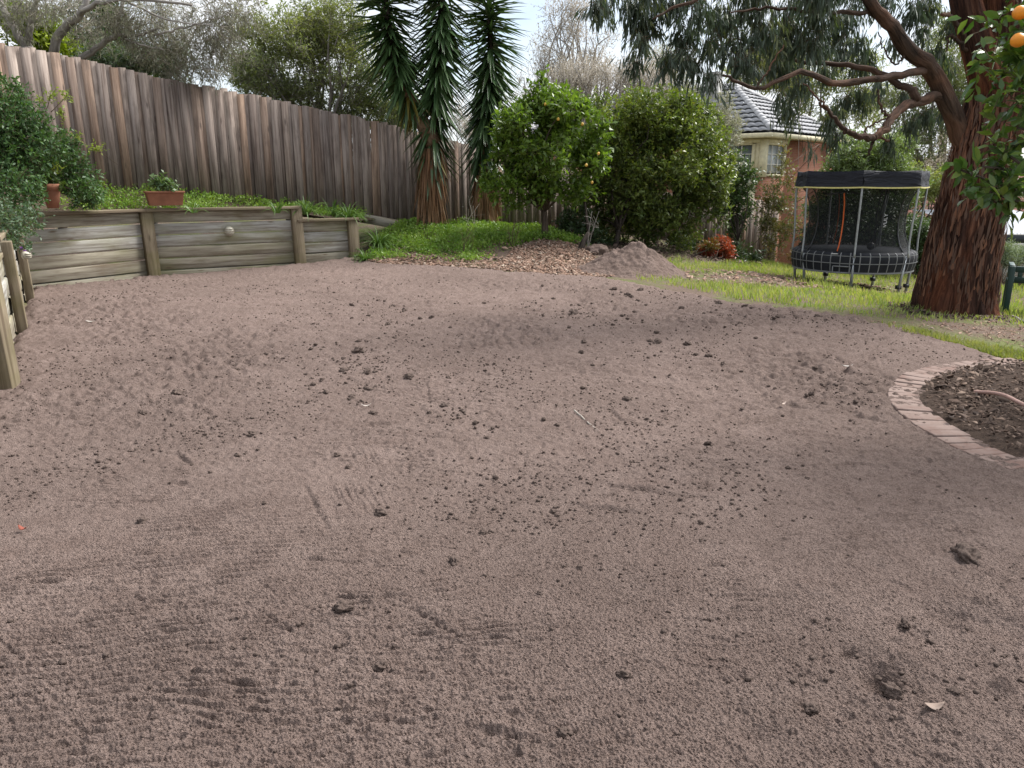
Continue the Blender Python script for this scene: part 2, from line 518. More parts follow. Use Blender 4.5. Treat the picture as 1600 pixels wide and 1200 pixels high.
    for k in range(85):
        px, py = rs.uniform(-40, 1250), 470 + 720 * rs.beta(1.15, 1.25)
        if rs.random() < .55: px = rs.uniform(-60, 620); py = rs.uniform(760, 1190)
        ln = rs.uniform(90, 300); an = R(rs.normal(-9, 10)) if rs.random() < .96 else R(rs.normal(40, 20))
        rake((px, py), (px + ln * math.cos(an), py + .8 * ln * math.sin(an)), int(rs.integers(4, 12)), rs.uniform(.03, .042) * (1 if py > 700 else 1.6), rs.uniform(.0035, .0075) * (1 if py > 700 else 1.8), .008 if py > 700 else .013)
    for i in range(120):
        px, py = rs.uniform(20, 1500), 430 + 740 * rs.beta(1.0, 1.5)
        ln = rs.uniform(25, 110); an = R(rs.normal(-4, 16)) if rs.random() < .8 else R(rs.normal(45, 25))
        pstroke((px, py), (px + ln * math.cos(an), py + 0.5 * ln * math.sin(an)), rs.uniform(.012, .035), rs.uniform(.004, .012) * (1 if rs.random() < .75 else -1))
    # hollows and heaps at the front right where a boot went in
    for px, py, rx, a in [(1375,1090,.055,-.045),(1480,985,.09,-.03),(1320,1045,.03,-.025),(1290,960,.14,.022),(1240,1000,.10,-.012),(1400,1050,.10,.03),(1510,890,.05,.035),
                          (1560,1105,.03,.03),(1255,1130,.03,-.02),(1430,1010,.05,-.025),(1560,975,.12,.02),(1580,1010,.08,-.03),(1330,1130,.09,-.02),(1500,1150,.10,.015),(30,885,.03,-.02),(430,1145,.05,-.01),(1180,1180,.05,-.015)]:
        q = GZ(px, py)
        H += 1.5 * a * np.exp(-(((X - q[0]) / rx) ** 2 + ((Y - q[1]) / (rx * .9)) ** 2)) * (0.8 + 0.4 * vnoise(X * 20, Y * 20, 88))
    return H, s

SNX, SNY, SNH = None, None, None
def sand_sheet():
    dep = np.radians(np.concatenate([np.linspace(78, 47, 40)[:-1], np.linspace(47, 5.2, 980)]))
    r = EYE / np.tan(dep)
    az = np.radians(np.concatenate([np.linspace(-80, -41, 60)[:-1], np.linspace(-41, 41, 1000), np.linspace(41, 80, 60)[1:]]))
    X = r[:, None] * np.sin(az)[None] ; Y = r[:, None] * np.cos(az)[None]
    H, s = sand_height(X, Y)
    Z = TZ(X, Y) + H
    keep = (s > -0.28)
    c = keep[:-1, :-1] & keep[1:, :-1] & keep[:-1, 1:] & keep[1:, 1:]
    m, n = X.shape
    i = (np.arange(m - 1)[:, None] * n + np.arange(n - 1)[None])[c]
    Q = np.stack([i, i + n, i + n + 1, i + 1], -1)[:, ::-1]
    used = np.zeros(m * n, bool); used[Q.ravel()] = True
    rem = np.cumsum(used) - 1
    V = np.stack([X, Y, Z], -1).reshape(-1, 3)[used]
    mb = MB(); mb.add(V, rem[Q])
    mt = MT('raked_topsoil', 0.95, 0.08)
    p = mt.coord('pos')
    big = mt.noise(p, 0.55, 4, 0.6)
    mid = mt.noise(p, 5.5, 5, 0.65)
    fine = mt.noise(p, 230, 5, 0.75)
    vor = mt.voro(p, 190)
    base = mt.ramp(mid, [(0.30, (.205, .150, .129)), (0.70, (.282, .214, .187))])
    base = mt.mix(mt.ramp(big, [(0.40, 0.0), (0.66, 0.55)]), base, (.155, .114, .098))
    base = mt.mix(mt.ramp(fine, [(0.34, 0.75), (0.48, 0.0)]), base, (.085, .062, .053))
    base = mt.mix(mt.ramp(mt.noise(p, 330, 2, 0.5), [(0.60, 0.0), (0.72, 0.65)]), base, (.33, .27, .245))
    base = mt.mix(mt.ramp(mt.noise(p, 48, 3, 0.6), [(0.58, 0.0), (0.68, 0.6)]), base, (.085, .062, .053))
    mt.col(base)
    b1 = mt.bump(fine, 1.0, 0.012)
    mt.bump(vor, 0.9, 0.008, b1)
    ob = tag(mb.build('sand', mt.m, smooth=True), kind='structure')
    return ob
sand_sheet()

def surf(x, y):
    """height of the topsoil surface at a few points"""
    x = np.atleast_1d(np.asarray(x, float)); y = np.atleast_1d(np.asarray(y, float))
    s = polydist(x, y, SAND)
    edge = sstep(-0.10, 0.14, s)
    return TZ(x, y) + 0.055 * edge - 0.075 * (1 - edge) + 0.016 * fbm(x * 0.9, y * 0.9, 1, 3) + 0.010 * fbm(x * 2.7, y * 2.7, 5, 3)

# ------------------------------------------------------------------ clods
def ico(sub):
    t = (1 + 5 ** .5) / 2
    V = unit(np.array([(-1,t,0),(1,t,0),(-1,-t,0),(1,-t,0),(0,-1,t),(0,1,t),(0,-1,-t),(0,1,-t),(t,0,-1),(t,0,1),(-t,0,-1),(-t,0,1)], float))
    F = [(0,11,5),(0,5,1),(0,1,7),(0,7,10),(0,10,11),(1,5,9),(5,11,4),(11,10,2),(10,7,6),(7,1,8),(3,9,4),(3,4,2),(3,2,6),(3,6,8),(3,8,9),(4,9,5),(2,4,11),(6,2,10),(8,6,7),(9,8,1)]
    V = [tuple(v) for v in V]
    for _ in range(sub):
        mid = {}; G = []
        def mp(a, b):
            k = (min(a, b), max(a, b))
            if k not in mid:
                v = unit(np.array(V[a]) + np.array(V[b])); mid[k] = len(V); V.append(tuple(v))
            return mid[k]
        for a, b, c in F:
            x, y, z = mp(a, b), mp(b, c), mp(c, a)
            G += [(a, x, z), (b, y, x), (c, z, y), (x, y, z)]
        F = G
    return np.array(V), np.array(F)

def clodmat():
    m = MT('dark_clod', 0.95, 0.1); p = m.coord('pos')
    n = m.noise(p, 130, 5, 0.7)
    m.col(m.ramp(n, [(0.3, (.055, .041, .035)), (0.7, (.15, .113, .097))])); m.bump(n, 0.9, 0.008)
    return m.m
M_CLOD = clodmat()
def clods():
    rng = np.random.default_rng(5)
    protos = []
    V0, F0 = ico(3)
    for k in range(5):
        ns = 0.34 * vnoise(V0[:, 0] * 1.7 + 9 * k, V0[:, 1] * 1.7 + V0[:, 2] * 2.1, 100 + k) + 0.13 * vnoise(V0[:, 0] * 9 + V0[:, 2] * 7, V0[:, 1] * 9 - V0[:, 2] * 6, 120 + k) + 0.24 * vnoise(V0[:, 0] * 4 + V0[:, 2] * 3, V0[:, 1] * 4 - V0[:, 2] * 2, 110 + k)
        V = V0 * (1 + ns)[:, None] * np.array((1.2, .95, .66))
        mb = MB(); mb.add(V, T=F0)
        o = mb.build('soil_clod', M_CLOD, smooth=(k % 2 == 0))
        protos.append(o)
    first = [True] * 5
    named = {(277,629,11): 'dark soil clod beside a smaller one below the second retaining wall post',
             (595,820,11): 'flat dark soil clod at the foot of the raked square of soil',
             (537,972,14): 'largest smooth dark round clod in the middle of the near soil',
             (712,896,9): 'dark ball shaped clod alone right of the raked square of soil',
             (755,848,8): 'low wide dark clod just above the ball shaped clod',
             (596,1060,11): 'pale brown soft clod below the largest smooth clod',
             (975,1080,9): 'dark angular clod low in the middle of the bare near soil',
             (882,1170,9): 'dark clod closest to the bottom edge of the soil',
             (1508,893,21): 'biggest broad dark clod near the hollow left of the brick edging',
             (897,498,11): 'wide dark clod topmost in the far scatter towards the soil pile',
             (225,832,9): 'dark flat clod on the rippled soil near the left edge',
             (1562,1105,12): 'crumbling dark clod beside the pale fallen leaf at the lower right'}
    spots = list(named) + [(225,658,7),(843,946,5),(672,660,6),(584,660,7),(560,560,10),(574,593,9),(537,590,8),(576,618,7),(510,624,7),(550,630,6),(490,612,6),(980,635,8),
        (870,820,5),(415,806,6),(1130,580,6),(1073,548,8),(870,680,5),(1010,668,5),(1335,640,6),(1150,700,5),(372,726,6),(165,768,6),(545,745,6),(1040,780,5),(905,905,5),(760,700,5),(980,470,7),(1000,462,6),(1410,1000,9),(1450,1030,7),(1265,1135,10),(1390,1110,13)]
    cl = [(430,565,60,14,14),(560,585,55,28,40),(900,500,60,16,28),(720,670,70,14,22),(600,510,70,14,18),(170,740,80,18,18),(1090,560,90,25,24),(1250,500,90,14,20),(1330,620,70,30,18),
          (1400,1060,80,50,16),(1050,470,80,12,20),(850,790,60,16,8),(1150,500,60,14,14),(300,690,90,30,10),(1480,620,30,20,6),(1200,700,150,60,10),(980,560,160,50,16),(800,620,200,80,14),(500,480,150,20,10)]
    for cx, cy, sx, sy, n in cl:
        for _ in range(n):
            px, py = rng.normal(cx, sx), rng.normal(cy, sy)
            spots.append((px, py, rng.gamma(2.6, 0.95) * (0.75 if py < 600 else 1.0) + 1.1))
    for sp in spots:
        px, py, rp = sp
        if py < 850: rp *= .8
        if py < 428 or px > 1590 or px < 40: continue
        q = GZ(px, py)
        if polydist(q[0], q[1], SAND) < 0.15: continue
        if np.hypot(*(q[:2] - BED_C)) < BED_R + .05: continue
        rad = rp / FOC * np.hypot(q[1], EYE) * 0.85
        k = int(rng.integers(5))
        if first[k]: o = protos[k]; first[k] = False
        else:
            o = protos[k].copy(); scene.collection.objects.link(o)
        o.location = Vector((q[0], q[1], float(surf(q[0], q[1])[0]) + rad * 0.22))
        o.rotation_euler = (rng.normal(0, .3), rng.normal(0, .3), rng.uniform(0, 6.28))
        o.scale = Vector((rad, rad, rad)) * 1.0
        if sp in named: tag(o, named[sp], 'soil clod', 'soil clods')
        else: tag(o, 'small dark clod lying loose on the raked brown soil', 'soil clod', 'small loose soil clods')
    # uncountable crumbs
    V1, F1 = ico(0)
    CL = np.array([GZ(c_[0], c_[1])[:2] for c_ in cl for _ in range(c_[4] * 3)])
    N = 7000
    px = rng.uniform(-60, 1660, N * 3); py = 425 + 790 * rng.beta(1.0, 1.7, N * 3)
    u = (px - 800) / FOC; v = (600 - py) / FOC; yy = CT + v * ST; zz = -ST + v * CT; kk = -EYE / zz
    x = u * kk; y = yy * kk
    ok = (polydist(x, y, SAND) > 0.1) & (np.hypot(x - BED_C[0], y - BED_C[1]) > BED_R + .05) & (fbm(x * 1.1, y * 1.1, 9, 3) + rng.normal(0, .25, len(x)) > 0.12)
    x, y = x[ok][:N], y[ok][:N]
    ex_ = CL + rng.normal(0, 1, CL.shape) * np.stack([.05 * CL[:, 1], .07 * CL[:, 1]], -1) * rng.uniform(.2, 1.3, (len(CL), 1))
    ok = (polydist(ex_[:, 0], ex_[:, 1], SAND) > .1) & (np.hypot(*(ex_ - BED_C).T) > BED_R + .05)
    x, y = np.r_[x, ex_[ok, 0]], np.r_[y, ex_[ok, 1]]
    rad = rng.gamma(2.2, .0010, len(x)) + .0018 + 0.0005 * y
    P0 = np.stack([x, y, surf(x, y) + rad * .4], -1)
    rnd = 1 + rng.normal(0, .22, (len(x), 12, 1))
    Vv = P0[:, None] + V1[None] * rnd * rad[:, None, None] * np.array((1.1, 1, .75))
    T = F1[None] + (np.arange(len(x)) * 12)[:, None, None]
    mb = MB(); mb.add(Vv.reshape(-1, 3), T=T.reshape(-1, 3))
    tag(mb.build('soil_crumbs', M_CLOD), 'fine dark crumbs scattered over the raked soil', 'soil crumbs', kind='stuff')
clods()
# ------------------------------------------------------------------ timber: fence and retaining wall
rng = np.random.default_rng(21); random.seed(4)
M_PALING = woodmat('weathered_paling', [(.20,.16,.137),(.275,.225,.195),(.31,.258,.226),(.225,.184,.16),(.345,.288,.25),(.265,.205,.168),(.32,.225,.165),(.185,.152,.136),(.295,.248,.22)],
                   stain=(.075,.056,.047), along=1.0, across=26)
M_SLEEPER = woodmat('treated_pine_sleeper', [(.30,.27,.20),(.40,.385,.32),(.25,.215,.15),(.43,.43,.40),(.34,.31,.24)], stain=(.13,.095,.06), green=(.17,.165,.075), knots=True, along=0.9, across=22)
M_POST = woodmat('treated_pine_post', [(.19,.155,.105),(.235,.195,.135),(.21,.175,.11)], stain=(.08,.062,.04), green=(.125,.115,.045), along=0.9, across=22)
M_CAP = woodmat('timber_capping', [(.22,.18,.125),(.26,.215,.155)], stain=(.10,.08,.055), green=(.14,.14,.07), along=0.8, across=20)

FA, FB = np.array((-4.98, 15.4)), np.array((-2.23, 17.6))
FD = unit(FB - FA)
def fence_t_at(px, py):
    u, y, z = ray(px, py); k = u / y
    # FA + FD*t : x = k*y
    return (k * FA[1] - FA[0]) / (FD[0] - k * FD[1])
def fence_pt(px, py):
    t = fence_t_at(px, py); p = FA + FD * t
    return t, P(px, py, p[1])[2]
_top = [fence_pt(*q) for q in [(20,70),(115,90),(230,118),(400,150),(575,187),(645,203),(725,225),(745,230)]]
_bot = [fence_pt(*q) for q in [(20,290),(115,297),(230,300),(400,322),(575,340),(645,352),(725,360),(745,362)]]
T0, T1 = -10.5, _top[-1][0]
def ftop(t): return np.interp(t, [a for a, b in _top], [b for a, b in _top]) + (0.14 * (_top[0][0] - t) if t < _top[0][0] else 0)
def fbot(t): return np.interp(t, [a for a, b in _bot], [b for a, b in _bot])

def paling_fence(name, label, a, d, t0, t1, top, bot, rails=True, jit=1.0):
    """palings nailed on the viewer's side; a start point, d direction (2D), lapped boards"""
    nrm = np.array((d[1], -d[0]))
    if nrm @ (-np.asarray(a)) < 0: nrm = -nrm
    A3 = np.array([[0, 0, 1.0], [d[0], d[1], 0], [nrm[0], nrm[1], 0]])
    root = thing(name, label, 'fence', (*(a + d * (t0 + t1) / 2), float(bot((t0 + t1) / 2))))
    mb = MB()
    t = t0
    while t < t1:
        for lay in (0, 1):
            w = rng.uniform(.135, .152) if lay == 0 else rng.uniform(.125, .15)
            tt = t + (0 if lay else .105) + rng.normal(0, .006)
            zt = float(top(tt)) + rng.normal(0, .018) * jit; zb = float(bot(tt)) - 0.12
            c = a + d * tt + nrm * (0.022 if lay else -0.004)
            tilt = rng.normal(0, .006) * jit
            ax = np.array([[d[0] * tilt, d[1] * tilt, 1.0], [d[0], d[1], -tilt], [nrm[0], nrm[1], 0]])
            mb.box((*c, (zt + zb) / 2), (zt - zb, w, .015), ax)
        t += rng.uniform(.205, .222)
    mb.build('paling_panel', M_PALING, root)
    if rails:
        rb = MB()
        for f in (.15, .5, .85):
            p0 = a + d * t0 - nrm * .045; p1 = a + d * t1 - nrm * .045
            n = 8
            for i in range(n):
                q0 = p0 + (p1 - p0) * i / n; q1 = p0 + (p1 - p0) * (i + 1) / n
                s0, s1 = t0 + (t1 - t0) * i / n, t0 + (t1 - t0) * (i + 1) / n
                z0 = float(bot(s0) + (top(s0) - bot(s0)) * f); z1 = float(bot(s1) + (top(s1) - bot(s1)) * f)
                v = np.array((*(q1 - q0), z1 - z0)); L = np.linalg.norm(v); v = v / L
                up = np.cross(np.array((nrm[0], nrm[1], 0)), v)
                rb.box(((q0[0] + q1[0]) / 2, (q0[1] + q1[1]) / 2, (z0 + z1) / 2), (L, .09, .04), np.array([v, up, [nrm[0], nrm[1], 0]]))
        rb.build('rail', M_POST, root)
        k = t0 + .3
        while k < t1:
            zt, zb = float(top(k)) - .12, float(bot(k)) - .3
            c = a + d * k - nrm * .115
            MB().box((*c, (zt + zb) / 2), (zt - zb, .1, .09), A3).build('fence_post', M_POST, root)
            k += 2.7
    return root
f1 = paling_fence('paling_fence', 'tall weathered grey brown paling fence climbing behind the raised garden bed', FA, FD, T0, T1, ftop, fbot)
# plinth board at the foot of the fence, right of the wall
def board_between(mb, p, q, h, th, nrm):
    v = np.asarray(q) - np.asarray(p); L = np.linalg.norm(v); v = v / L
    n = unit(np.asarray(nrm, float)); up = unit(np.cross(n, v)); n = np.cross(v, up)
    mb.box((np.asarray(p) + np.asarray(q)) / 2, (L, h, th), np.array([v, up, n]))
FN = np.array((FD[1], -FD[0]))
mb = MB()
pa = FA + FD * fence_t_at(560, 345) + FN * .06; pb = FA + FD * fence_t_at(650, 352) + FN * .06
board_between(mb, P(568, 341, pa[1]), P(655, 357, pb[1]), .20, .045, (*FN, 0))
mb.build('plinth_board', M_SLEEPER, f1)
# back fence stepping down to the right
CB = FA + FD * (T1 + 0.1)
CC = P(1205, 412, 22.6)[:2]
CD = unit(CC - CB); CL = np.linalg.norm(CC - CB)
_b2 = [(0, float(fbot(T1))), (CL * .55, P(1020, 368, (CB + CD * CL * .55)[1])[2]), (CL, P(1195, 411, 22.5)[2])]
_t2 = [(0, float(ftop(T1))), (CL * .55, P(1020, 300, (CB + CD * CL * .55)[1])[2]), (CL, P(1195, 314, 22.5)[2])]
paling_fence('paling_fence', 'lower grey paling fence running behind the lemon tree and dark bush', CB, CD, 0.05, CL,
             lambda t: np.interp(t, [a for a, b in _t2], [b for a, b in _t2]), lambda t: np.interp(t, [a for a, b in _b2], [b for a, b in _b2]))

# retaining wall: polyline of bays
WALL = [((-3.84, 2.4), .80), ((-3.87, 5.5), .95), ((-5.38, 8.05), .92), ((-6.62, 10.2), 1.10), ((-7.22, 11.15), 1.12), ((-6.2, 13.05), 1.12), ((-4.05, 14.45), 1.12), ((-3.08, 15.2), .88)]
def retaining_wall():
    root = thing('retaining_wall', 'curved retaining wall of grey green timber sleepers holding the raised bed', 'retaining wall', (-6.2, 13.05, 0))
    H = 0.2
    for i in range(len(WALL) - 1):
        p, q = np.array(WALL[i][0]), np.array(WALL[i + 1][0])
        top = [.80, .84, 1.0, 1.12, 1.12, 1.12, .88][i]
        d = unit(q - p); L = np.linalg.norm(q - p)
        n = np.array((d[1], -d[0]))            # towards the yard
        z0 = float(TZ(*((p + q) / 2)))
        mb = MB(); z = top - .045
        while z > -.1:
            h = min(H, z + .2)
            jit = rng.normal(0, .009)
            lean = 0.012 * (top - z)
            c = (p + q) / 2 - n * (.03 - jit - lean)
            mb.box((c[0], c[1], z - h / 2), (L + .02, .05, h - .016), np.array([[*d, 0], [*n, 0], [0, 0, 1]]))
            z -= h
        o = mb.build('sleeper_panel', M_SLEEPER, root)
        b = o.modifiers.new('edge', 'BEVEL'); b.width = .014; b.segments = 2
        # cap board
        cb = MB(); c = (p + q) / 2 + n * (.03 if i > 2 else -.05)
        cb.box((c[0], c[1], top - .022 + (.02 if i == 0 else 0)), (L + (.08 if i in (4, 5) else .02), .20 if i > 2 else .13, .05), np.array([[*d, 0], [*n, 0], [0, 0, 1]]))
        o = cb.build('capping_board', M_CAP, root)
        b = o.modifiers.new('edge', 'BEVEL'); b.width = .006; b.segments = 2
    def post(p, n, top, w=.20, th=.10, lean=0.06):
        d = np.array((-n[1], n[0]))
        v = unit(np.array((*(-n * lean), 1.0)))
        nn = np.cross(np.array((*d, 0)), v); 
        mb = MB(); L = top + .25
        c = np.array((*p, 0.0)) + np.array((*n, 0)) * (.055 + lean * .5 * top) + np.array((0, 0, (top - .25) / 2))
        mb.box(c, (L, w, th), np.array([v, [*d, 0], nn]))
        o = mb.build('wall_post', M_POST, root)
        b = o.modifiers.new('edge', 'BEVEL'); b.width = .008; b.segments = 2
        return o
    for k, (off, tp) in {1: (0, .93), 2: (0, .95), 3: (0, 1.05), 5: (0, 1.08), 6: (0, 1.13), 7: (-.1, .86)}.items():
        p = np.array(WALL[k][0])
        a = np.array(WALL[max(k - 1, 0)][0]); b = np.array(WALL[min(k + 1, len(WALL) - 1)][0])
        d = unit(b - a); n = np.array((d[1], -d[0]))
        post(p + d * off, n, tp, w=.2, th=.1, lean=.02 if k < 4 else .05)
    return root
retaining_wall()

# raised bed soil
def bed():
    poly = np.array([w[0] for w in WALL]); hz = np.array([.78, .9, .95, 1.04, 1.06, 1.06, 1.0, .8])
    rows = []
    n = 60
    s = np.linspace(0, len(poly) - 1, n)
    fr = np.stack([np.interp(s, range(len(poly)), poly[:, 0]), np.interp(s, range(len(poly)), poly[:, 1]), np.interp(s, range(len(poly)), hz)], -1)
    tt = np.interp(s, range(8), [-9.5, -8.2, -6.4, -4.8, -3.6, -1.4, 1.0, fence_t_at(590, 340)])
    bk = np.stack([FA[0] + FD[0] * tt, FA[1] + FD[1] * tt, [float(fbot(t)) + .02 for t in tt]], -1)
    w = np.linspace(0, 1, 26)[:, None, None]
    nrm = unit(np.stack([np.gradient(fr[:, 1]), -np.gradient(fr[:, 0]), 0 * s], -1))
    V = (fr - nrm * .06)[None] * (1 - w) + bk[None] * w
    V[..., 2] += .05 * fbm(V[..., 0] * 2, V[..., 1] * 2, 61, 3) * np.sin(np.pi * w[..., 0])
    mb = MB(); mb.grid(V[:, ::-1])
    m = MT('garden_soil', .95, .1); p = m.coord('pos'); f = m.noise(p, 22, 5, .65)
    m.col(m.ramp(f, [(.3, (.04, .03, .022)), (.7, (.12, .09, .065))])); m.bump(f, .7, .03)
    tag(mb.build('raised_bed_soil', m.m, smooth=True), kind='structure')
    return V
BEDV = bed()
def bed_z(x, y):
    d = (BEDV[..., 0] - x) ** 2 + (BEDV[..., 1] - y) ** 2
    return float(BEDV[..., 2].ravel()[d.argmin()])

# bulkhead lights on the wall
def wall_light(label, c, n, r=.085):
    root = thing('wall_light', label, 'wall light', c)
    n = unit(n); a = unit(np.cross((0, 0, 1), n)); b = np.cross(n, a)
    ax = np.array([a, b, n])
    MB().revolve([(0, .0), (r, 0), (r, .025), (r * .93, .035), (r * .86, .035)], c, 28, ax).build('rim', M_LRIM, root, True)
    MB().revolve([(r * .86, .03), (r * .8, .05), (r * .55, .068), (0, .075)], c, 28, ax).build('lens', M_LENS, root, True)
    mb = MB()
    for s in (-1, 0, 1):
        mb.tube([np.array(c) + a * x + b * (s * r * .42) + n * (.03 + .052 * math.sqrt(max(0, 1 - (x / r) ** 2 - (.42 * s) ** 2))) for x in np.linspace(-r * .88, r * .88, 9) * (1 if s == 0 else .9)], .007, 6)
    mb.build('guard_bar', M_LRIM, root, True)
M_LRIM = flat('light_rim', (.36, .33, .26), .5)
M_LENS = flat('light_lens', (.48, .46, .38), .3)
wp, wq = np.array(WALL[5][0]), np.array(WALL[6][0]); wd = unit(wq - wp); wnn = np.array((wd[1], -wd[0]))
t_ = wp + wd * 1.18 + wnn * .02
u_, y_, z_ = ray(358, 361)
k_ = (wnn @ (wp + wnn * .02)) / (wnn @ np.array((u_, y_)))
wall_light('round caged bulkhead light on the middle of the sleeper wall', (u_ * k_, y_ * k_, EYE + z_ * k_), (*wnn, 0))
wall_light('round bulkhead light under the overhanging purple flowers at the wall corner', P(38, 399, 8.6), (1, -.3, 0), .045)

# ------------------------------------------------------------------ brick edging of the round bed
def brick_edging():
    root = thing('brick_edging', 'curved edging of dusty pink red bricks round the mulch bed', 'brick edging', (BED_C[0] - 1.9, BED_C[1], 0))
    m = MT('dusty_brick', .9, .15); p = m.coord('pos'); f = m.noise(p, 30, 5, .65); g = m.noise(p, 5, 4, .6)
    oi = m.new('ShaderNodeObjectInfo').outputs['Random']
    c = m.ramp(oi, [(0, (.15, .10, .085)), (.5, (.18, .13, .112)), (1, (.205, .158, .137))])
    c = m.mix(m.ramp(f, [(.35, .5), (.6, 0.)]), c, (.15, .085, .068))
    c = m.mix(m.ramp(g, [(.40, 0.), (.58, .8)]), c, (.215, .163, .143))
    m.col(c); m.bump(f, .4, .006)
    n = 116
    base = None
    r0, r1 = 1.86, 2.09
    for i in range(n):
        a = 2 * math.pi * (i + .5) / n
        x, y = math.cos(a), math.sin(a)
        px = BED_C[0] + 2 * x; py = BED_C[1] + 2 * y
        if px > 5.6 or py < 2.2 or i % n in (-1,): continue
        mb = MB()
        c0 = np.array((BED_C[0] + x * (r0 + r1) / 2, BED_C[1] + y * (r0 + r1) / 2))
        z = float(surf(*c0)[0])
        zz = .012 + float(fbm(a * 3, 2.0, 7)) * .012 + rng.normal(0, .004) - .027
        mb.box((*c0, z + zz - .02), (.228, .104, .075), np.array([[x, y, rng.normal(0, .012)], [-y, x, rng.normal(0, .012)], [0, 0, 1]]))
        o = mb.build('brick', m.m, root)
        b = o.modifiers.new('edge', 'BEVEL'); b.width = .009; b.segments = 3
brick_edging()
def bed_mulch():
    n = 40
    rr = np.linspace(0, 1.885, 24); th = np.linspace(0, 2 * np.pi, 90)
    X = BED_C[0] + rr[:, None] * np.cos(th); Y = BED_C[1] + rr[:, None] * np.sin(th)
    Z = surf(X.ravel(), Y.ravel()).reshape(X.shape) * 0 + TZ(X, Y) + .045 + .05 * (1 - (rr / 1.9) ** 2)[:, None] + .03 * fbm(X * 3, Y * 3, 71, 3)
    # stands proud of the topsoil sheet below it
    Z = np.maximum(Z, surf(X.ravel(), Y.ravel()).reshape(X.shape) + .004 + .03 * (1 - (rr / 1.885) ** 8)[:, None])
    m = MT('dark_mulch_soil', .95, .1); p = m.coord('pos'); f = m.noise(p, 45, 5, .7)
    m.col(m.ramp(f, [(.3, (.02, .014, .011)), (.7, (.08, .055, .042))])); m.bump(f, .8, .02)
    mb = MB(); mb.grid(np.stack([X, Y, Z], -1))
    tag(mb.build('bed_soil', m.m, smooth=True), kind='structure')
bed_mulch()
def chips(name, label, xy, zf, size, mat, rng, lift=.012, flat_=.5):
    n = len(xy)
    L = size * rng.gamma(4, .25, n); W = L * rng.uniform(.25, .6, n); a = rng.uniform(0, 6.28, n)
    ax = np.stack([np.cos(a), np.sin(a), rng.normal(0, flat_, n)], -1); ax = unit(ax)
    sd = unit(np.cross(ax, np.stack([rng.normal(0, flat_, n), rng.normal(0, flat_, n), np.ones(n)], -1)))
    up = np.cross(sd, ax)
    c = np.stack([xy[:, 0], xy[:, 1], zf + lift * rng.uniform(.2, 1.6, n)], -1)
    l = ax * L[:, None] / 2; w = sd * W[:, None] / 2; h = up * (L * .12)[:, None]
    V = np.stack([c - l, c - l * .2 + w + h, c + l, c + l * .1 - w + h, c - l * .2 + w - h * .4, c + l * .1 - w - h * .4], 1)
    F = np.array([[0, 1, 2], [0, 2, 3], [0, 4, 1], [1, 4, 2], [0, 3, 5], [3, 2, 5]])
    T = F[None] + (np.arange(n) * 6)[:, None, None]
    mb = MB(); mb.add(V.reshape(-1, 3), T=T.reshape(-1, 3))
    return tag(mb.build(name, mat), label, name.replace('_', ' '), kind='stuff')
def chipmat(name, cols):
    m = MT(name, .85, .2); m.col(m.ramp(m.island(), [(i / (len(cols) - 1), c) for i, c in enumerate(cols)])); return m.m
M_CHIPD = chipmat('dark_bark_chip', [(.03,.02,.016),(.06,.04,.031),(.10,.067,.05),(.05,.034,.027),(.15,.105,.08),(.08,.053,.042),(.22,.16,.125)])
M_CHIPR = chipmat('brown_bark_chip', [(.12,.07,.05),(.20,.125,.09),(.26,.165,.12),(.16,.10,.075),(.34,.24,.18),(.10,.065,.05),(.38,.31,.25)])
a_ = rng.uniform(0, 6.28, 9000); r_ = 1.86 * np.sqrt(rng.uniform(0, 1, 9000))
xy = np.stack([BED_C[0] + r_ * np.cos(a_), BED_C[1] + r_ * np.sin(a_)], -1)
xy = xy[(xy[:, 0] < 5.0) & (xy[:, 1] > 2.6)]
zf = np.maximum(TZ(xy[:, 0], xy[:, 1]) + .045 + .05 * (1 - (np.hypot(*(xy - BED_C).T) / 1.9) ** 2), surf(xy[:, 0], xy[:, 1]) + .03)
chips('bark_mulch', 'dark bark and leaf mulch inside the brick edging', xy, zf, .034, M_CHIPD, rng, .02, .5)
h0, h1, h2 = [on_ground(*q) for q in [(1520, 633), (1560, 652), (1620, 682)]]
mb = MB(); mb.tube(smooth_path([h0 + (0, 0, .10), h1 + (0, 0, .16), h2 + (0, 0, .17), h2 + (.5, -.35, .12)], 24), .013, 10)
M_HOSE = flat('faded_pipe', (.40, .25, .21), .5)
tag(mb.build('irrigation_pipe', M_HOSE, smooth=True, loc=h1), 'faded pinkish irrigation pipe lying on the mulch inside the brick edging', 'pipe')

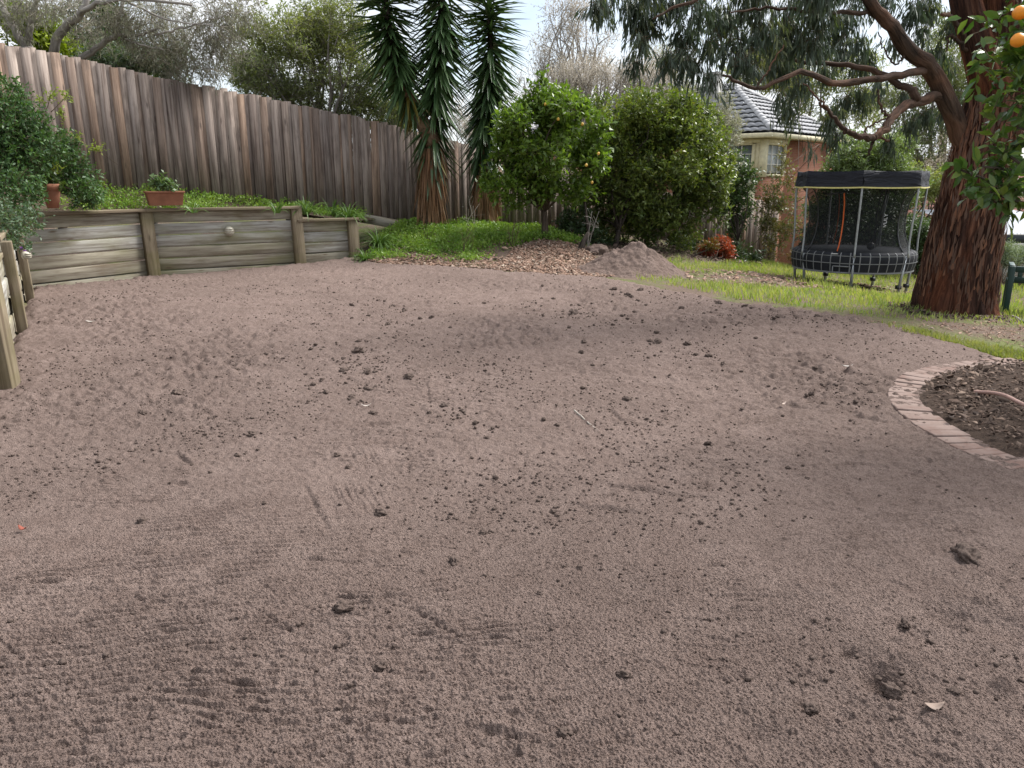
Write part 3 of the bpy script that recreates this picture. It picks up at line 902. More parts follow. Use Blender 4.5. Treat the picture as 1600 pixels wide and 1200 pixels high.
# ------------------------------------------------------------------ soil pile
def soil_pile():
    c = on_ground(985, 428)[:2]; c = np.array((c[0], c[1]))
    pk = P(1002, 379, c[1] + .15)
    top = pk[2] - TZ(c[0], c[1])
    n = 150
    X, Y = np.meshgrid(np.linspace(-1.5, 1.5, n), np.linspace(-1.1, 1.1, n))
    ex = np.where(X < 0, 1.25, .95)
    r = np.sqrt((X / ex) ** 2 + (Y / .8) ** 2) + .10 * fbm(X * 2 + 4, Y * 2, 44, 3)
    h = top * np.clip(1 - r, 0, 1) ** 1.05
    h = np.where(r > .8, np.maximum(h, top * .2 * np.clip(1.25 - r, 0, 1) ** 1.2), h)
    h += .05 * h * fbm(X * 9, Y * 9, 45, 3) * 3 + .012 * vnoise(X * 26, Y * 26, 46) + .01 * vnoise(X * 50, Y * 50, 47)
    wx, wy = X + c[0] + .12, Y + c[1] + .15
    base = np.maximum(TZ(wx, wy), surf(wx.ravel(), wy.ravel()).reshape(X.shape))
    Z = base + h - .05 * sstep(.95, 1.25, r)
    mb = MB(); mb.grid(np.stack([wx, wy, Z], -1))
    m = MT('heaped_soil', .95, .08); p = m.coord('pos'); f = m.noise(p, 60, 5, .7); g = m.noise(p, 4, 4)
    cc = m.mix(m.ramp(g, [(.4, 0.), (.65, .6)]), m.ramp(f, [(.3, (.10, .073, .062)), (.7, (.205, .154, .133))]), (.12, .086, .072))
    m.col(cc); m.bump(f, .8, .02)
    o = mb.build('soil_pile', m.m, smooth=True, loc=(wx.mean(), wy.mean(), float(TZ(c[0], c[1]))))
    tag(o, 'conical pile of brown topsoil at the far edge of the levelled yard', 'soil pile')
    # second small heap behind
    c2 = on_ground(932, 400); 
    V, F = ico(3); V = V * (1 + .35 * vnoise(V[:, 0] * 2, V[:, 1] * 2 + V[:, 2], 48) + .14 * vnoise(V[:, 0] * 9, V[:, 1] * 9 + V[:, 2] * 5, 49))[:, None] * np.array((.22, .2, .15))
    mb = MB(); mb.add(V + c2 + (0, 0.3, .06), T=F)
    tag(mb.build('soil_pile', m.m, smooth=True, loc=c2), 'small dark lump of soil heaped behind the conical pile', 'soil pile')
soil_pile()

# ------------------------------------------------------------------ house
def brickwall(name, a, b, mortar, sc):
    m = MT(name, .9, .2)
    br = m.new('ShaderNodeTexBrick'); m.link(m.coord('gc'), br.inputs['Vector'])
    br.inputs['Color1'].default_value = (*a, 1); br.inputs['Color2'].default_value = (*b, 1); br.inputs['Mortar'].default_value = (*mortar, 1)
    br.inputs['Scale'].default_value = sc; br.inputs['Mortar Size'].default_value = .012
    m.col(m.mix(m.ramp(m.noise(m.coord('pos'), 2.5, 4), [(.35, .0), (.7, .35)]), br.outputs['Color'], a)); return m.m
M_CREAM = flat('cream_paint', (.70, .64, .44), .6)
M_WHITE = flat('white_frame', (.80, .79, .74), .5)
def glassmat(name, c=(.10, .12, .13)):
    m = MT(name, .12, .6); f = m.noise(m.coord('pos'), 1.5, 3)
    m.col(m.mix(f, c, [x * 2.6 for x in c])); return m.m
M_GLASS = glassmat('window_glass')
M_GLASSL = glassmat('curtained_glass', (.25, .27, .28))
M_TILE = MT('concrete_tile', .75, .3)
_f = M_TILE.noise(M_TILE.coord('pos'), 3, 5)
M_TILE.col(M_TILE.ramp(_f, [(.3, (.23, .235, .25)), (.7, (.36, .365, .38))])); M_TILE = M_TILE.m
M_TILER = MT('terracotta_tile', .8, .25)
_f = M_TILER.noise(M_TILER.coord('pos'), 3, 5)
M_TILER.col(M_TILER.ramp(_f, [(.3, (.26, .125, .10)), (.7, (.38, .20, .16))])); M_TILER = M_TILER.m

def tiled(mb, a, b, c, d, course=.34, roll=.3, lift=.075):
    """tiled roof plane: eave a->b, top d->c (quad, may taper); stepped courses with rolled tiles"""
    a, b, c, d = [np.asarray(v, float) for v in (a, b, c, d)]
    nrm = unit(np.cross(b - a, d - a))
    if nrm[2] < 0: nrm = -nrm
    H = np.linalg.norm((d + c) / 2 - (a + b) / 2); n = max(2, int(H / course))
    W = np.linalg.norm(b - a); k = max(8, int(W / roll * 6))
    e = unit(b - a)
    for i in range(n):
        v0, v1 = i / n, min(1, (i + 1.12) / n)
        rows = []
        for v, up in ((v0, lift - .028), (v0, lift), (v1, .0)):
            l = a + (d - a) * v; r = b + (c - b) * v
            s = np.linspace(0, 1, k)[:, None]
            q = l + (r - l) * s
            w = (q - a) @ e
            off = up + .03 * np.abs(np.sin(np.pi * w / roll))
            rows.append(q + nrm * off[:, None])
        mb.grid(np.stack(rows))
def ridge_caps(mb, p, q, n, w=.24, h=.10, lift=.05):
    p, q = np.asarray(p, float), np.asarray(q, float)
    d = unit(q - p); s = unit(np.cross(d, (0, 0, 1))); u = np.cross(s, d)
    L = np.linalg.norm(q - p) / n
    for i in range(n):
        c0 = p + d * L * i; c1 = p + d * L * (i + 1.1)
        th = np.linspace(0, np.pi, 7)
        r0 = [c0 + s * math.cos(t) * w / 2 * 1.08 + u * (math.sin(t) * h * 1.1 + lift) for t in th]
        r1 = [c1 + s * math.cos(t) * w / 2 * .95 + u * (math.sin(t) * h * .8 + lift) for t in th]
        e0 = [c0 + s * math.cos(t) * w / 2 * .7 + u * (lift - .05) for t in th]
        mb.grid(np.array([e0, r0, r1]))
def brick_house():
    C0 = P(1207, 206, 27.0)
    e1 = unit(np.array((-.72, .70, 0))); e2 = unit(np.array((.70, .72, 0)))
    UP = np.array((0, 0, 1.0))
    eave = C0[2]; gnd = -2.6
    root = thing('brick_house', 'orange brick house with hipped grey tile roof behind the back fence', 'house', (C0[0], C0[1], gnd))
    ov = .45; wid = 6.9; lng = 13.0
    o = np.array((C0[0], C0[1], 0)) + (e1 + e2) * ov
    def L(a, b, z): return o + e1 * a + e2 * b + UP * z
    M_BR = brickwall('orange_brick', (.30, .13, .08), (.25, .10, .062), (.36, .28, .22), 4.2)
    w = wid - 2 * ov; l = lng - 2 * ov
    def wall(p, q, z0, z1, th, mat, name, par=root):
        p, q = np.asarray(p), np.asarray(q)
        d = unit(q - p); n = np.cross(d, UP)
        mb = MB(); Lh = np.linalg.norm(q - p); c = (p + q) / 2 - n * 0
        mb.box((c[0], c[1], (z0 + z1) / 2), (Lh, th, z1 - z0), np.array([d, n, UP])); 
        # brick courses run along x, y up
        G = mb.G[0]; mb.G[0] = G[:, [0, 2, 1]]
        return mb.build(name, mat, par)
    ze = eave - .18
    wall(L(2.4, .12, 0), L(l, .12, 0), gnd, ze, .24, M_BR, 'brick_wall')
    wall(L(.12, 1.72, 0), L(.12, w, 0), gnd, ze, .24, M_BR, 'brick_wall')
    zs = P(1180, 272, 27.4)[2]
    wall(L(.12, 0, 0), L(.12, 1.72, 0), gnd, zs - .05, .24, M_BR, 'brick_wall')
    wall(L(.25, .12, 0), L(2.4, .12, 0), gnd, zs - .05, .22, M_CREAM, 'corner_panel')
    wall(L(w * .0 + l - .12, .3, 0), L(l - .12, w, 0), gnd, ze, .24, M_BR, 'brick_wall')
    wall(L(.3, w - .12, 0), L(l - .3, w - .12, 0), gnd, ze, .24, M_BR, 'brick_wall')
    # corner window: cream posts, head and sill, white sashes with glazing bars
    fr = MB()
    def bar(p, q, s1, s2):
        p, q = np.asarray(p), np.asarray(q); v = q - p; Lh = np.linalg.norm(v); v = v / Lh
        a = unit(np.cross(v, UP)) if abs(v[2]) < .9 else e1
        fr.box((p + q) / 2, (Lh, s1, s2), np.array([v, a, np.cross(v, a)]))
    def window(face, s0, s1, name_mat):
        nonlocal fr
        z0, z1 = zs, ze - .16
        def W(s, z, out=0.0):
            return (L(.0 - out + .04, s, z) if face == 'r' else L(s, .0 - out + .04, z))
        fr = MB()
        bar(W(s0, (z0)), W(s0, z1), .12, .10); bar(W(s1, z0), W(s1, z1), .12, .10)
        bar(W(s0 + .06, z0 - .03), W(s1 - .06, z0 - .03), .16, .08); bar(W(s0 + .06, z1), W(s1 - .06, z1), .12, .08)
        w_ = fr.build('window', M_CREAM, root)
        g = MB(); p, q = W(s0, z0, -.05), W(s1, z1, -.05)
        d = unit(np.array(W(s1, z0)) - np.array(W(s0, z0))); n = np.cross(d, UP)
        g.box((np.array(p) + np.array(q)) / 2, (abs(s1 - s0) - .13, .01, z1 - z0 - .09), np.array([d, n, UP]))
        g.build('pane', name_mat, w_)
        fr = MB()
        ns = 3 if abs(s1 - s0) < 1.6 else 4
        for i in range(1, ns): 
            s = s0 + (s1 - s0) * i / ns; bar(W(s, z0 + .02, .01), W(s, z1 - .05, .01), .035, .03)
        for j in (1, 2): bar(W(s0 + .07, z0 + (z1 - z0) * j / 3, .0), W(s1 - .07, z0 + (z1 - z0) * j / 3, .0), .03, .03)
        fr.build('glazing_bars', M_WHITE, w_)
    window('r', .14, 1.62, M_GLASSL)
    window('l', .42, 2.3, M_GLASS)
    fr = MB(); bar(L(.05, .05, zs - .1), L(.05, .05, ze), .22, .22); bar(L(.26, .06, zs), L(.26, .06, ze), .2, .1)
    bar(L(.0, .02, ze - .06), L(2.45, .02, ze - .06), .14, .14); bar(L(.02, .1, ze - .065), L(.02, 1.75, ze - .065), .14, .14)
    fr.build('corner_frame', M_CREAM, root)
    # eaves: soffit, fascia, gutter
    so = MB(); E = lambda a, b, z: np.array((C0[0], C0[1], 0)) + e1 * a + e2 * b + UP * z
    so.grid(np.array([[E(.02, .02, ze + .02), E(.02, wid - .02, ze + .02)], [E(lng - .02, .02, ze + .02), E(lng - .02, wid - .02, ze + .02)]]))
    so.build('soffit', M_CREAM, root)
    g = MB()
    for p, q in ((E(-.04, 0, eave - .09), E(lng, 0, eave - .09)), (E(0, .04, eave - .092), E(0, wid, eave - .092)), (E(lng, 0, eave - .09), E(lng, wid, eave - .09))):
        d = unit(q - p); g.box((p + q) / 2, (np.linalg.norm(q - p), .12, .15), np.array([d, np.cross(d, UP), UP]))
    g.build('gutter', M_CREAM, root)
    hw = wid / 2; rise = hw * math.tan(R(30)); zr = eave + rise
    rf = MB()
    A, B = E(-.05, -.05, eave), E(-.05, wid + .05, eave); C, D = E(lng, -.05, eave), E(lng, wid + .05, eave)
    R1, R2 = E(hw, hw, zr), E(lng - hw, hw, zr)
    tiled(rf, A, B, R1, R1); tiled(rf, C, A, R1, R2); tiled(rf, B, D, R2, R1); tiled(rf, D, C, R2, R2)
    roof = rf.build('roof', M_TILE, root, False)
    ul = MB()  # near-black sheet below the tiles, paints the shadow in the course gaps
    for f4 in ((A, B, R1, R1), (C, A, R1, R2), (B, D, R2, R1), (D, C, R2, R2)):
        q4 = np.array(f4) - UP * .012; ul.grid(np.stack([q4[:2], q4[[3, 2]]]))
    ul.build('roof_gap_shade', flat('painted_gap_shade', (.03, .03, .032), .9), roof)
    rc = MB()
    ridge_caps(rc, A + (e1 + e2) * .2 + UP * .1, R1, 15); ridge_caps(rc, B, R1, 15); ridge_caps(rc, R1, R2, 16); ridge_caps(rc, C, R2, 15)
    rc.build('ridge_tiles', flat('pale_ridge_tile', (.46, .46, .47), .7), roof)
    ch = MB(); cp = P(1114, 150, 31.5)
    ch.box((cp[0], cp[1], cp[2] - .2), (.5, .42, 1.9), np.array([e1, e2, UP])); ch.box((cp[0], cp[1], cp[2] + .80), (.60, .52, .1), np.array([e1, e2, UP]))
    ch.build('chimney', flat('rendered_chimney', (.36, .355, .34), .9), roof)
brick_house()

def low_house():
    # neighbour's house lower down the slope on the right
    root = thing('neighbour_house', 'low house with red tiled roof beyond the hedge at right', 'house', P(1560, 400, 30))
    a, b = P(1405, 352, 30), P(1760, 352, 30)
    z = a[2]; a = np.array((a[0], 30, z)); b = np.array((b[0], 30, z))
    d_, c_ = np.array((a[0] + 4.0, 34.2, z + 2.0)), np.array((b[0] - 1, 34.2, z + 2.0))
    rf = MB(); tiled(rf, a, b, c_, d_); 
    a2 = np.array((a[0], 38.4, z)); tiled(rf, a2, a, d_, d_ + (0.01, 0, 0))
    r = rf.build('roof', M_TILER, root)
    rc = MB(); ridge_caps(rc, a, d_, 14); ridge_caps(rc, d_, c_, 16); rc.build('ridge_tiles', M_TILER, r)
    w = MB(); w.box(((a[0] + b[0]) / 2, 30.5 + 3.7, z - 1.3), (b[0] - a[0] - .8, 7.2, 2.5)); w.build('wall', flat('pale_render', (.55, .55, .54), .8), root)
    g = MB(); g.box(((a[0] + b[0]) / 2, 29.96, z - .08), (b[0] - a[0], .1, .16)); g.build('gutter', flat('pale_gutter', (.6, .62, .64), .5), root)
    # carport with a flat steel roof in front
    cp = thing('carport', 'carport with flat blue grey steel roof and dark fascia behind the right hedge', 'carport', P(1600, 400, 23))
    p, q = P(1566, 366, 23.0), P(1760, 366, 23.0)
    s = MB(); n = 140
    X = np.linspace(p[0], q[0], n); zz = .02 * (np.arange(n) % 4 < 2)
    s.grid(np.stack([np.stack([X, 0 * X + 23.0, p[2] + zz], -1), np.stack([X, 0 * X + 28.5, p[2] + .52 + zz], -1)]))
    s.build('roof', flat('steel_roof', (.42, .45, .50), .45), cp)
    s = MB(); s.box(((p[0] + q[0]) / 2, 23.0, p[2] - .14), (q[0] - p[0], .06, .24)); s.build('fascia', flat('dark_fascia', (.03, .038, .045), .5), cp)
    for x in (p[0] + .3, q[0] - .5):
        MB().box((x, 23.25, p[2] - 1.2), (.1, .1, 2.0)).build('post', flat('dark_post', (.04, .05, .05), .5), cp)
low_house()

# ------------------------------------------------------------------ bench
def bench():
    M = flat('green_paint', (.012, .045, .038), .4, .5)
    p = on_ground(1566, 490); d = p[1]
    root = thing('garden_bench', 'dark green slatted garden bench right of the big trunk', 'bench', p)
    e = unit(np.array((.86, -.50, 0))); n = np.array((-e[1], e[0], 0)) * -1   # n towards viewer ... back rail faces us
    b = -n; UPv = np.array((0, 0, 1.0)); lean = np.array((0, 0, 0))
    H = P(1576, 416, d)[2] - p[2]; Wd = 1.35
    def bx(name, c, s, lab=None): 
        o = MB().box(c, s, np.array([e, b, UPv])).build(name, M, root); m_ = o.modifiers.new('edge', 'BEVEL'); m_.width = .006; m_.segments = 2; return o
    for x in (0.03, Wd - .03):
        bx('back_leg', p + e * x + UPv * H / 2, (.07, .05, H))
        bx('front_leg', p + e * x + b * .46 + UPv * .22, (.06, .05, .44))
        bx('armrest', p + e * x + b * .25 + UPv * .63, (.06, .5, .035))
        bx('arm_support', p + e * x + b * .46 + UPv * .53, (.05, .05, .165))
    bx('top_rail', p + e * Wd / 2 + UPv * (H - .035), (Wd - .135, .045, .075)); bx('lower_rail', p + e * Wd / 2 + UPv * .47, (Wd - .135, .04, .06))
    for i in range(11):
        bx('back_slat', p + e * (.125 + i * (Wd - .25) / 10) + UPv * ((H - .07 + .5) / 2), (.055, .02, H - .07 - .5))
    for i in range(6):
        bx('seat_slat', p + e * Wd / 2 + b * (.07 + i * .085) + UPv * .425, (Wd - .135 if i in (0, 5) else Wd - .01, .07, .025))
bench()

# ------------------------------------------------------------------ trampoline
def trampoline():
    D = 15.5
    ctr = P(1333, 392, D)
    g = float(TZ(ctr[0], D))
    FR = math.atan2(-D, -ctr[0])
    root = thing('trampoline', 'round black netted trampoline with dark canopy on the lawn', 'trampoline', (ctr[0], D, g))
    cx, cy = ctr[0] + .0, D
    zm = P(1333, 389, D)[2]; zb = P(1333, 419, D)[2]; zt0 = P(1351, 291, D)[2]; zt1 = P(1351, 268, D)[2]
    px = D / FOC / 1.01
    M_BLK = flat('black_vinyl', (.022, .023, .027), .42, .5); M_GAL = flat('galvanised_steel', (.34, .36, .38), .42, .5, .5)
    M_CAN = MT('canopy_vinyl', .65, .15); f = M_CAN.noise(M_CAN.scale(M_CAN.coord('pos'), (2.2, 2.2, 7)), 1.0, 3, .5, 1.2)
    M_CAN.col((.020, .021, .028)); M_CAN.bump(f, .7, .08); M_CAN = M_CAN.m
    M_WEB = flat('grey_webbing', (.17, .175, .18), .7); M_YEL = flat('yellow_trim', (.62, .56, .22), .6); M_ORG = flat('orange_zip', (.65, .13, .03), .6)
    M_NET = MT('black_net', .8, .2); M_NET.col((.014, .015, .017))
    tr = M_NET.new('ShaderNodeBsdfTransparent'); mx = M_NET.new('ShaderNodeMixShader'); mx.inputs[0].default_value = .58
    M_NET.link(tr.outputs[0], mx.inputs[1]); M_NET.link(M_NET.b.outputs[0], mx.inputs[2]); M_NET.link(mx.outputs[0], M_NET.out.inputs['Surface']); M_NET = M_NET.m
    Rr = 90 * px; Rt = 96 * px
    c = np.array((cx, cy, 0.0))
    ang = [FR + R(1.5) + 2 * math.pi * i / 7 for i in range(7)]
    # mat
    MB().revolve([(0, zm - .02), (Rr * .9, zm)], c, 48).build('mat', flat('jump_mat', (.05, .054, .062), .9, .1), root, True)
    # padded skirt: rounded band
    prof = [(Rr * .86, zm + .005), (Rr * .95, zm + .005), (Rr * .99, zm - .03), (Rr * 1.005, zm - .11), (Rr, zm - .2), (Rr * .985, zm - .3), (Rr * .96, zb)]
    M_SK = MT('skirt_vinyl', .75, .15); f = M_SK.noise(M_SK.coord('pos'), 5, 4)
    M_SK.col(M_SK.ramp(f, [(.3, (.012, .013, .016)), (.7, (.026, .028, .034))])); M_SK.bump(f, .3, .03)
    sk = MB().revolve(prof, c, 84).build('skirt', M_SK.m, root, True)
    st = MB(); n = 42
    for i in range(n):
        a = 2 * math.pi * (i + .5) / n; d = np.array((math.cos(a), math.sin(a), 0)); s = np.array((-d[1], d[0], 0))
        pts = np.array([c + d * (r + .006) + (0, 0, z + .006) for r, z in prof[1:]])
        st.grid(np.stack([pts - s * .010, pts + s * .010], 1))
    for r, z, h in ((Rr * 1.002, zm - .19, .008), (Rr * .99, zm - .08 + .03, .007), (Rr * .965, zb + .02, .016)):
        th = np.linspace(0, 2 * math.pi, 85)
        ring = np.stack([np.cos(th), np.sin(th), 0 * th], -1) * (r + .012)
        st.grid(np.stack([ring + c + (0, 0, z - h), ring + c + (0, 0, z + h)]))
    st.build('strap', M_WEB, sk)
    wn_ = MB()
    def onsk(a, z, o=.02): return c + np.array((math.cos(a), math.sin(a), 0)) * (Rr * .995 + o) + (0, 0, z)
    A0, A1 = FR - .28, FR - .02
    fr_ = [onsk(a, zb + .14) for a in np.linspace(A0, A1, 7)] + [onsk(a, zb + .02) for a in np.linspace(A1, A0, 7)]
    wn_.tube(fr_ + [fr_[0]], .012, 6); wn_.build('entry_frame', M_WEB, sk)
    # poles and legs
    foot = [(1331,450),(1406,453),(1415,442),(1359,441),(1283,435),(1241,431),(1260,437)]
    for i, a in enumerate(ang):
        d = np.array((math.cos(a), math.sin(a), 0))
        top = c + d * Rt * .985 + (0, 0, zt0 + .02)
        mid = c + d * Rr * 1.03 + (0, 0, zm - .08)
        k1 = c + d * (Rt * .985) + (0, 0, zt0 - .25); k2 = c + d * (Rr * 1.02) + (0, 0, zm + .3)
        pole = MB(); pole.tube(smooth_path([top, k1, k2, mid], 14), .019, 10)
        pole.build('pole', M_GAL, root, True)
        fx, fy = cx + d[0] * Rr * .93, cy + d[1] * Rr * .93
        gz = float(TZ(fx, fy))
        leg = MB(); leg.tube([c + d * Rr * .99 + (0, 0, zm - .05), np.array((fx, fy, gz - .05))], .027, 10)
        lg = leg.build('leg', M_GAL, root, True)
        if i in (1, 2, 3, 4):
            MB().box((fx, fy, gz + .16), (.09, .08, .07)).build('anchor', M_BLK, lg)
            MB().tube([(fx + .04, fy + .03, gz + .2), (fx + .05, fy + .03, gz - .06)], .008, 6).build('anchor_pin', M_GAL, lg)
    # canopy: seven sided, sagging
    cb = MB()
    hept = lambda r, z: np.array([c + np.array((math.cos(a), math.sin(a), 0)) * r + (0, 0, z) for a in ang])
    def sub(poly, sag, k=10, outsag=0.0):
        out = []
        for i in range(7):
            p, q = poly[i], poly[(i + 1) % 7]
            for j in range(k):
                t = j / k; v = p + (q - p) * t; v = v.copy(); v[2] -= sag * 4 * t * (1 - t)
                v[:2] += (c[:2] - v[:2]) * outsag * 4 * t * (1 - t); out.append(v)
        return np.array(out + [out[0]])
    lo, hi = hept(Rt * 1.02, zt0), hept(Rt * .995, zt1 + .01)
    rows = [sub(lo, .01), sub(lo * .67 + hi * .33, .012, outsag=.02), sub(lo * .33 + hi * .67, .015, outsag=.02), sub(hi, .02), sub(hept(Rt * .75, zt1 - .05), .03), sub(hept(Rt * .4, zt1 - .08), .02), sub(hept(Rt * .02, zt1 - .09), 0)]
    rows = np.stack(rows)
    rows[1:3] += np.random.default_rng(3).normal(0, .008, rows[1:3].shape)
    cb.grid(rows); cn = cb.build('canopy', M_CAN, root, False)
    t = MB(); e0 = sub(lo + (0, 0, -.002), .01); e1_ = sub(hept(Rt * 1.022, zt0 - .028), .01)
    e0[:, :2] = c[:2] + (e0[:, :2] - c[:2]) * 1.006; e1_[:, :2] = c[:2] + (e1_[:, :2] - c[:2]) * 1.004
    t.grid(np.stack([e1_, e0])); t.build('trim', M_YEL, cn)
    # safety net, waisted
    def netr(z): 
        f = (z - zm) / (zt0 - zm)
        return Rr * np.interp(f, [0, .08, .25, .5, .75, .92, 1.0], [.93, .86, .79, .765, .80, .88, .95])
    k = 10; rows = []
    for z in np.linspace(zm, zt0 + .02, 16):
        r = netr(z); rows.append(sub(hept(r, z), 0, k, outsag=-.05))
    MB().grid(np.stack(rows)).build('safety_net', M_NET, root, True)
    # seams of the net, entry zip, hanging ball
    def netline(a, z0, z1, w, mat, name, dr=.012, par=root):
        zz = np.linspace(z0, z1, 12); m = MB()
        rr = np.array([netr(z) for z in zz]) * 1.0
        # heptagon radius correction
        k_ = min(abs((a - b + math.pi) % (2 * math.pi) - math.pi) for b in ang); f = math.cos(math.pi / 7) / math.cos(math.pi / 7 - k_) ; f = f + (1 - f) * .2
        m.tube([c + np.array((math.cos(a), math.sin(a), 0)) * (r * f + dr) + (0, 0, z) for r, z in zip(rr, zz)], w, 6)
        return m.build(name, mat, par, True)
    for a in ang: netline(a, zm, zt0, .012, M_BLK, 'net_seam')
    netline(FR - .28, zm + .02, zt0 - .12, .013, M_ORG, 'zipper', .02)
    netline((FR + math.pi) + .42, zm + .05, zt0 - .12, .008, M_ORG, 'zipper', .0)
    q = [c + np.array((math.cos(a), math.sin(a), 0)) * (netr(zt0 - .12) * .94) + (0, 0, zt0 - .12 - .03 * math.sin(i)) for i, a in enumerate(np.linspace(FR - .75, FR + .02, 8))]
    MB().tube(q, .014, 6).build('door_seam', M_BLK, root)
    ev = np.array((math.cos(FR + math.pi / 2), math.sin(FR + math.pi / 2), 0)); fv = np.array((math.cos(FR), math.sin(FR), 0))
    bp = c + ev * .31 + fv * .2 + (0, 0, zm + .05)
    V, F = ico(3); MB().add(V * .075 + bp + (0, 0, .03), T=F).build('ball', M_BLK, root, True)
    MB().tube([bp + (0, 0, .1), c + ev * .5 + fv * .2 + (0, 0, zt0)], .012, 6).build('ball_cord', M_BLK, root)
    MB().tube([c + ev * .42 - fv * .5 + (0, 0, zm), c + ev * .55 - fv * .5 + (0, 0, zt0)], .012, 6).build('ball_cord', M_GAL, root)
    # printed label on the net
    a = FR + .62
    tcu = bpy.data.curves.new('net_logo', 'FONT'); tcu.body = 'VULY'; tcu.size = .10; tcu.extrude = .002; tcu.space_character = 1.1
    to = bpy.data.objects.new('net_logo', tcu); scene.collection.objects.link(to)
    z = zm + .48; d = np.array((math.cos(a), math.sin(a), 0))
    pos = c + d * (netr(z) * .96 + .03) + (0, 0, z)
    X = Vector((0.0, .0, 1.0)); N = Vector(d); Yv = N.cross(X)
    to.matrix_world = Matrix((( X.x, Yv.x, N.x, 0), (X.y, Yv.y, N.y, 0), (X.z, Yv.z, N.z, 0), (0, 0, 0, 1)))
    to.location = Vector(pos) - root.location
    bpy.context.view_layer.update()
    me_ = bpy.data.meshes.new_from_object(to); mo_ = bpy.data.objects.new('lettering', me_); scene.collection.objects.link(mo_)
    mo_.matrix_world = to.matrix_world; mo_.parent = root; bpy.data.objects.remove(to)
    me_.materials.clear(); me_.materials.append(flat('white_print', (.6, .6, .62), .6))
    tagp = P(1303, 396, D - Rr * .98)
    MB().box((tagp[0], tagp[1] - .03, zm + .01), (.11, .08, .004)).build('care_tag', M_WHITE, root)
trampoline()

# ------------------------------------------------------------------ pots
M_TERRA = flat('terracotta', (.25, .112, .068), .8, .2)
def pots():
    b = P(83, 323, 11.25); z = bed_z(b[0], b[1]); b = np.array((b[0], b[1], P(83, 325, 11.3)[2]))
    root = thing('terracotta_pot', 'round terracotta pot half hidden in leaves on the wall corner', 'plant pot', b)
    MB().revolve([(0, 0), (.075, 0), (.12, .24), (.12, .25), (.14, .25), (.145, .34), (.125, .34), (.12, .30), (0, .29)], b, 30).build('pot_body', M_TERRA, root, True)
    b2 = P(259, 321, 13.15)
    root = thing('planter_box', 'rectangular terracotta planter standing on the sleeper wall', 'planter', b2)
    d = unit(np.array(WALL[6][0]) - np.array(WALL[5][0])); n = np.array((d[1], -d[0])); ax = np.array([[*d, 0], [*n, 0], [0, 0, 1.0]])
    t = MB(); h = .20
    def ringr(hx, hy, z): return np.array([b2 + np.array((sx * hx, sy * hy, z)) @ ax for sx, sy in ((-1, -1), (1, -1), (1, 1), (-1, 1), (-1, -1))])
    t.grid(np.stack([ringr(.0, .0, 0), ringr(.255, .09, 0), ringr(.29, .11, h), ringr(.305, .125, h), ringr(.31, .13, h + .035), ringr(.28, .10, h + .035), ringr(.27, .095, h - .02), ringr(0, 0, h - .02)]))
    o = t.build('planter_body', M_TERRA, root); m_ = o.modifiers.new('edge', 'BEVEL'); m_.width = .008; m_.segments = 2
    return b, b2
POT, PLANTER = pots()
# ------------------------------------------------------------------ vegetation toolkit
rv = np.random.default_rng(77)
def leaves(base, axis, L, W, fold=.18, detail=False, curl=0.0, rng=rv):
    """leaf blades: base points (n,3), axes (n,3), lengths, widths"""
    n = len(base); axis = unit(axis)
    L = np.broadcast_to(L, (n,))[:, None]; W = np.broadcast_to(W, (n,))[:, None]
    sd = unit(np.cross(axis, rng.normal(0, 1, (n, 3)) * .8 + np.array((0, 0, 1.0))))
    up = np.cross(sd, axis)
    dn = -up * curl
    if not detail:
        V = np.stack([base, base + axis * L * .45 + sd * W / 2 + up * W * fold, base + axis * L + dn * L, base + axis * L * .45 - sd * W / 2 + up * W * fold], 1)
        return V.reshape(-1, 3), (np.array([0, 1, 2, 3])[None] + (np.arange(n) * 4)[:, None])
    m1 = base + axis * L * .33 + up * 0 ; m2 = base + axis * L * .68 + dn * L * .45
    V = np.stack([base, m1, m2, base + axis * L + dn * L,
                  m1 + sd * W * .5 + up * W * fold, m2 + sd * W * .40 + up * W * fold, m1 - sd * W * .5 + up * W * fold, m2 - sd * W * .40 + up * W * fold], 1)
    F = np.array([[0, 6, 1, 1], [0, 1, 4, 4], [1, 6, 7, 2], [1, 2, 5, 4], [2, 7, 3, 3], [2, 3, 5, 5]])
    return V.reshape(-1, 3), (F[None] + (np.arange(n) * 8)[:, None, None]).reshape(-1, 4)

def add_leaves(mb, VF):
    V, F = VF
    tri = F[:, 2] == F[:, 3]
    mb.add(V, Q=F[~tri], T=F[tri][:, :3])

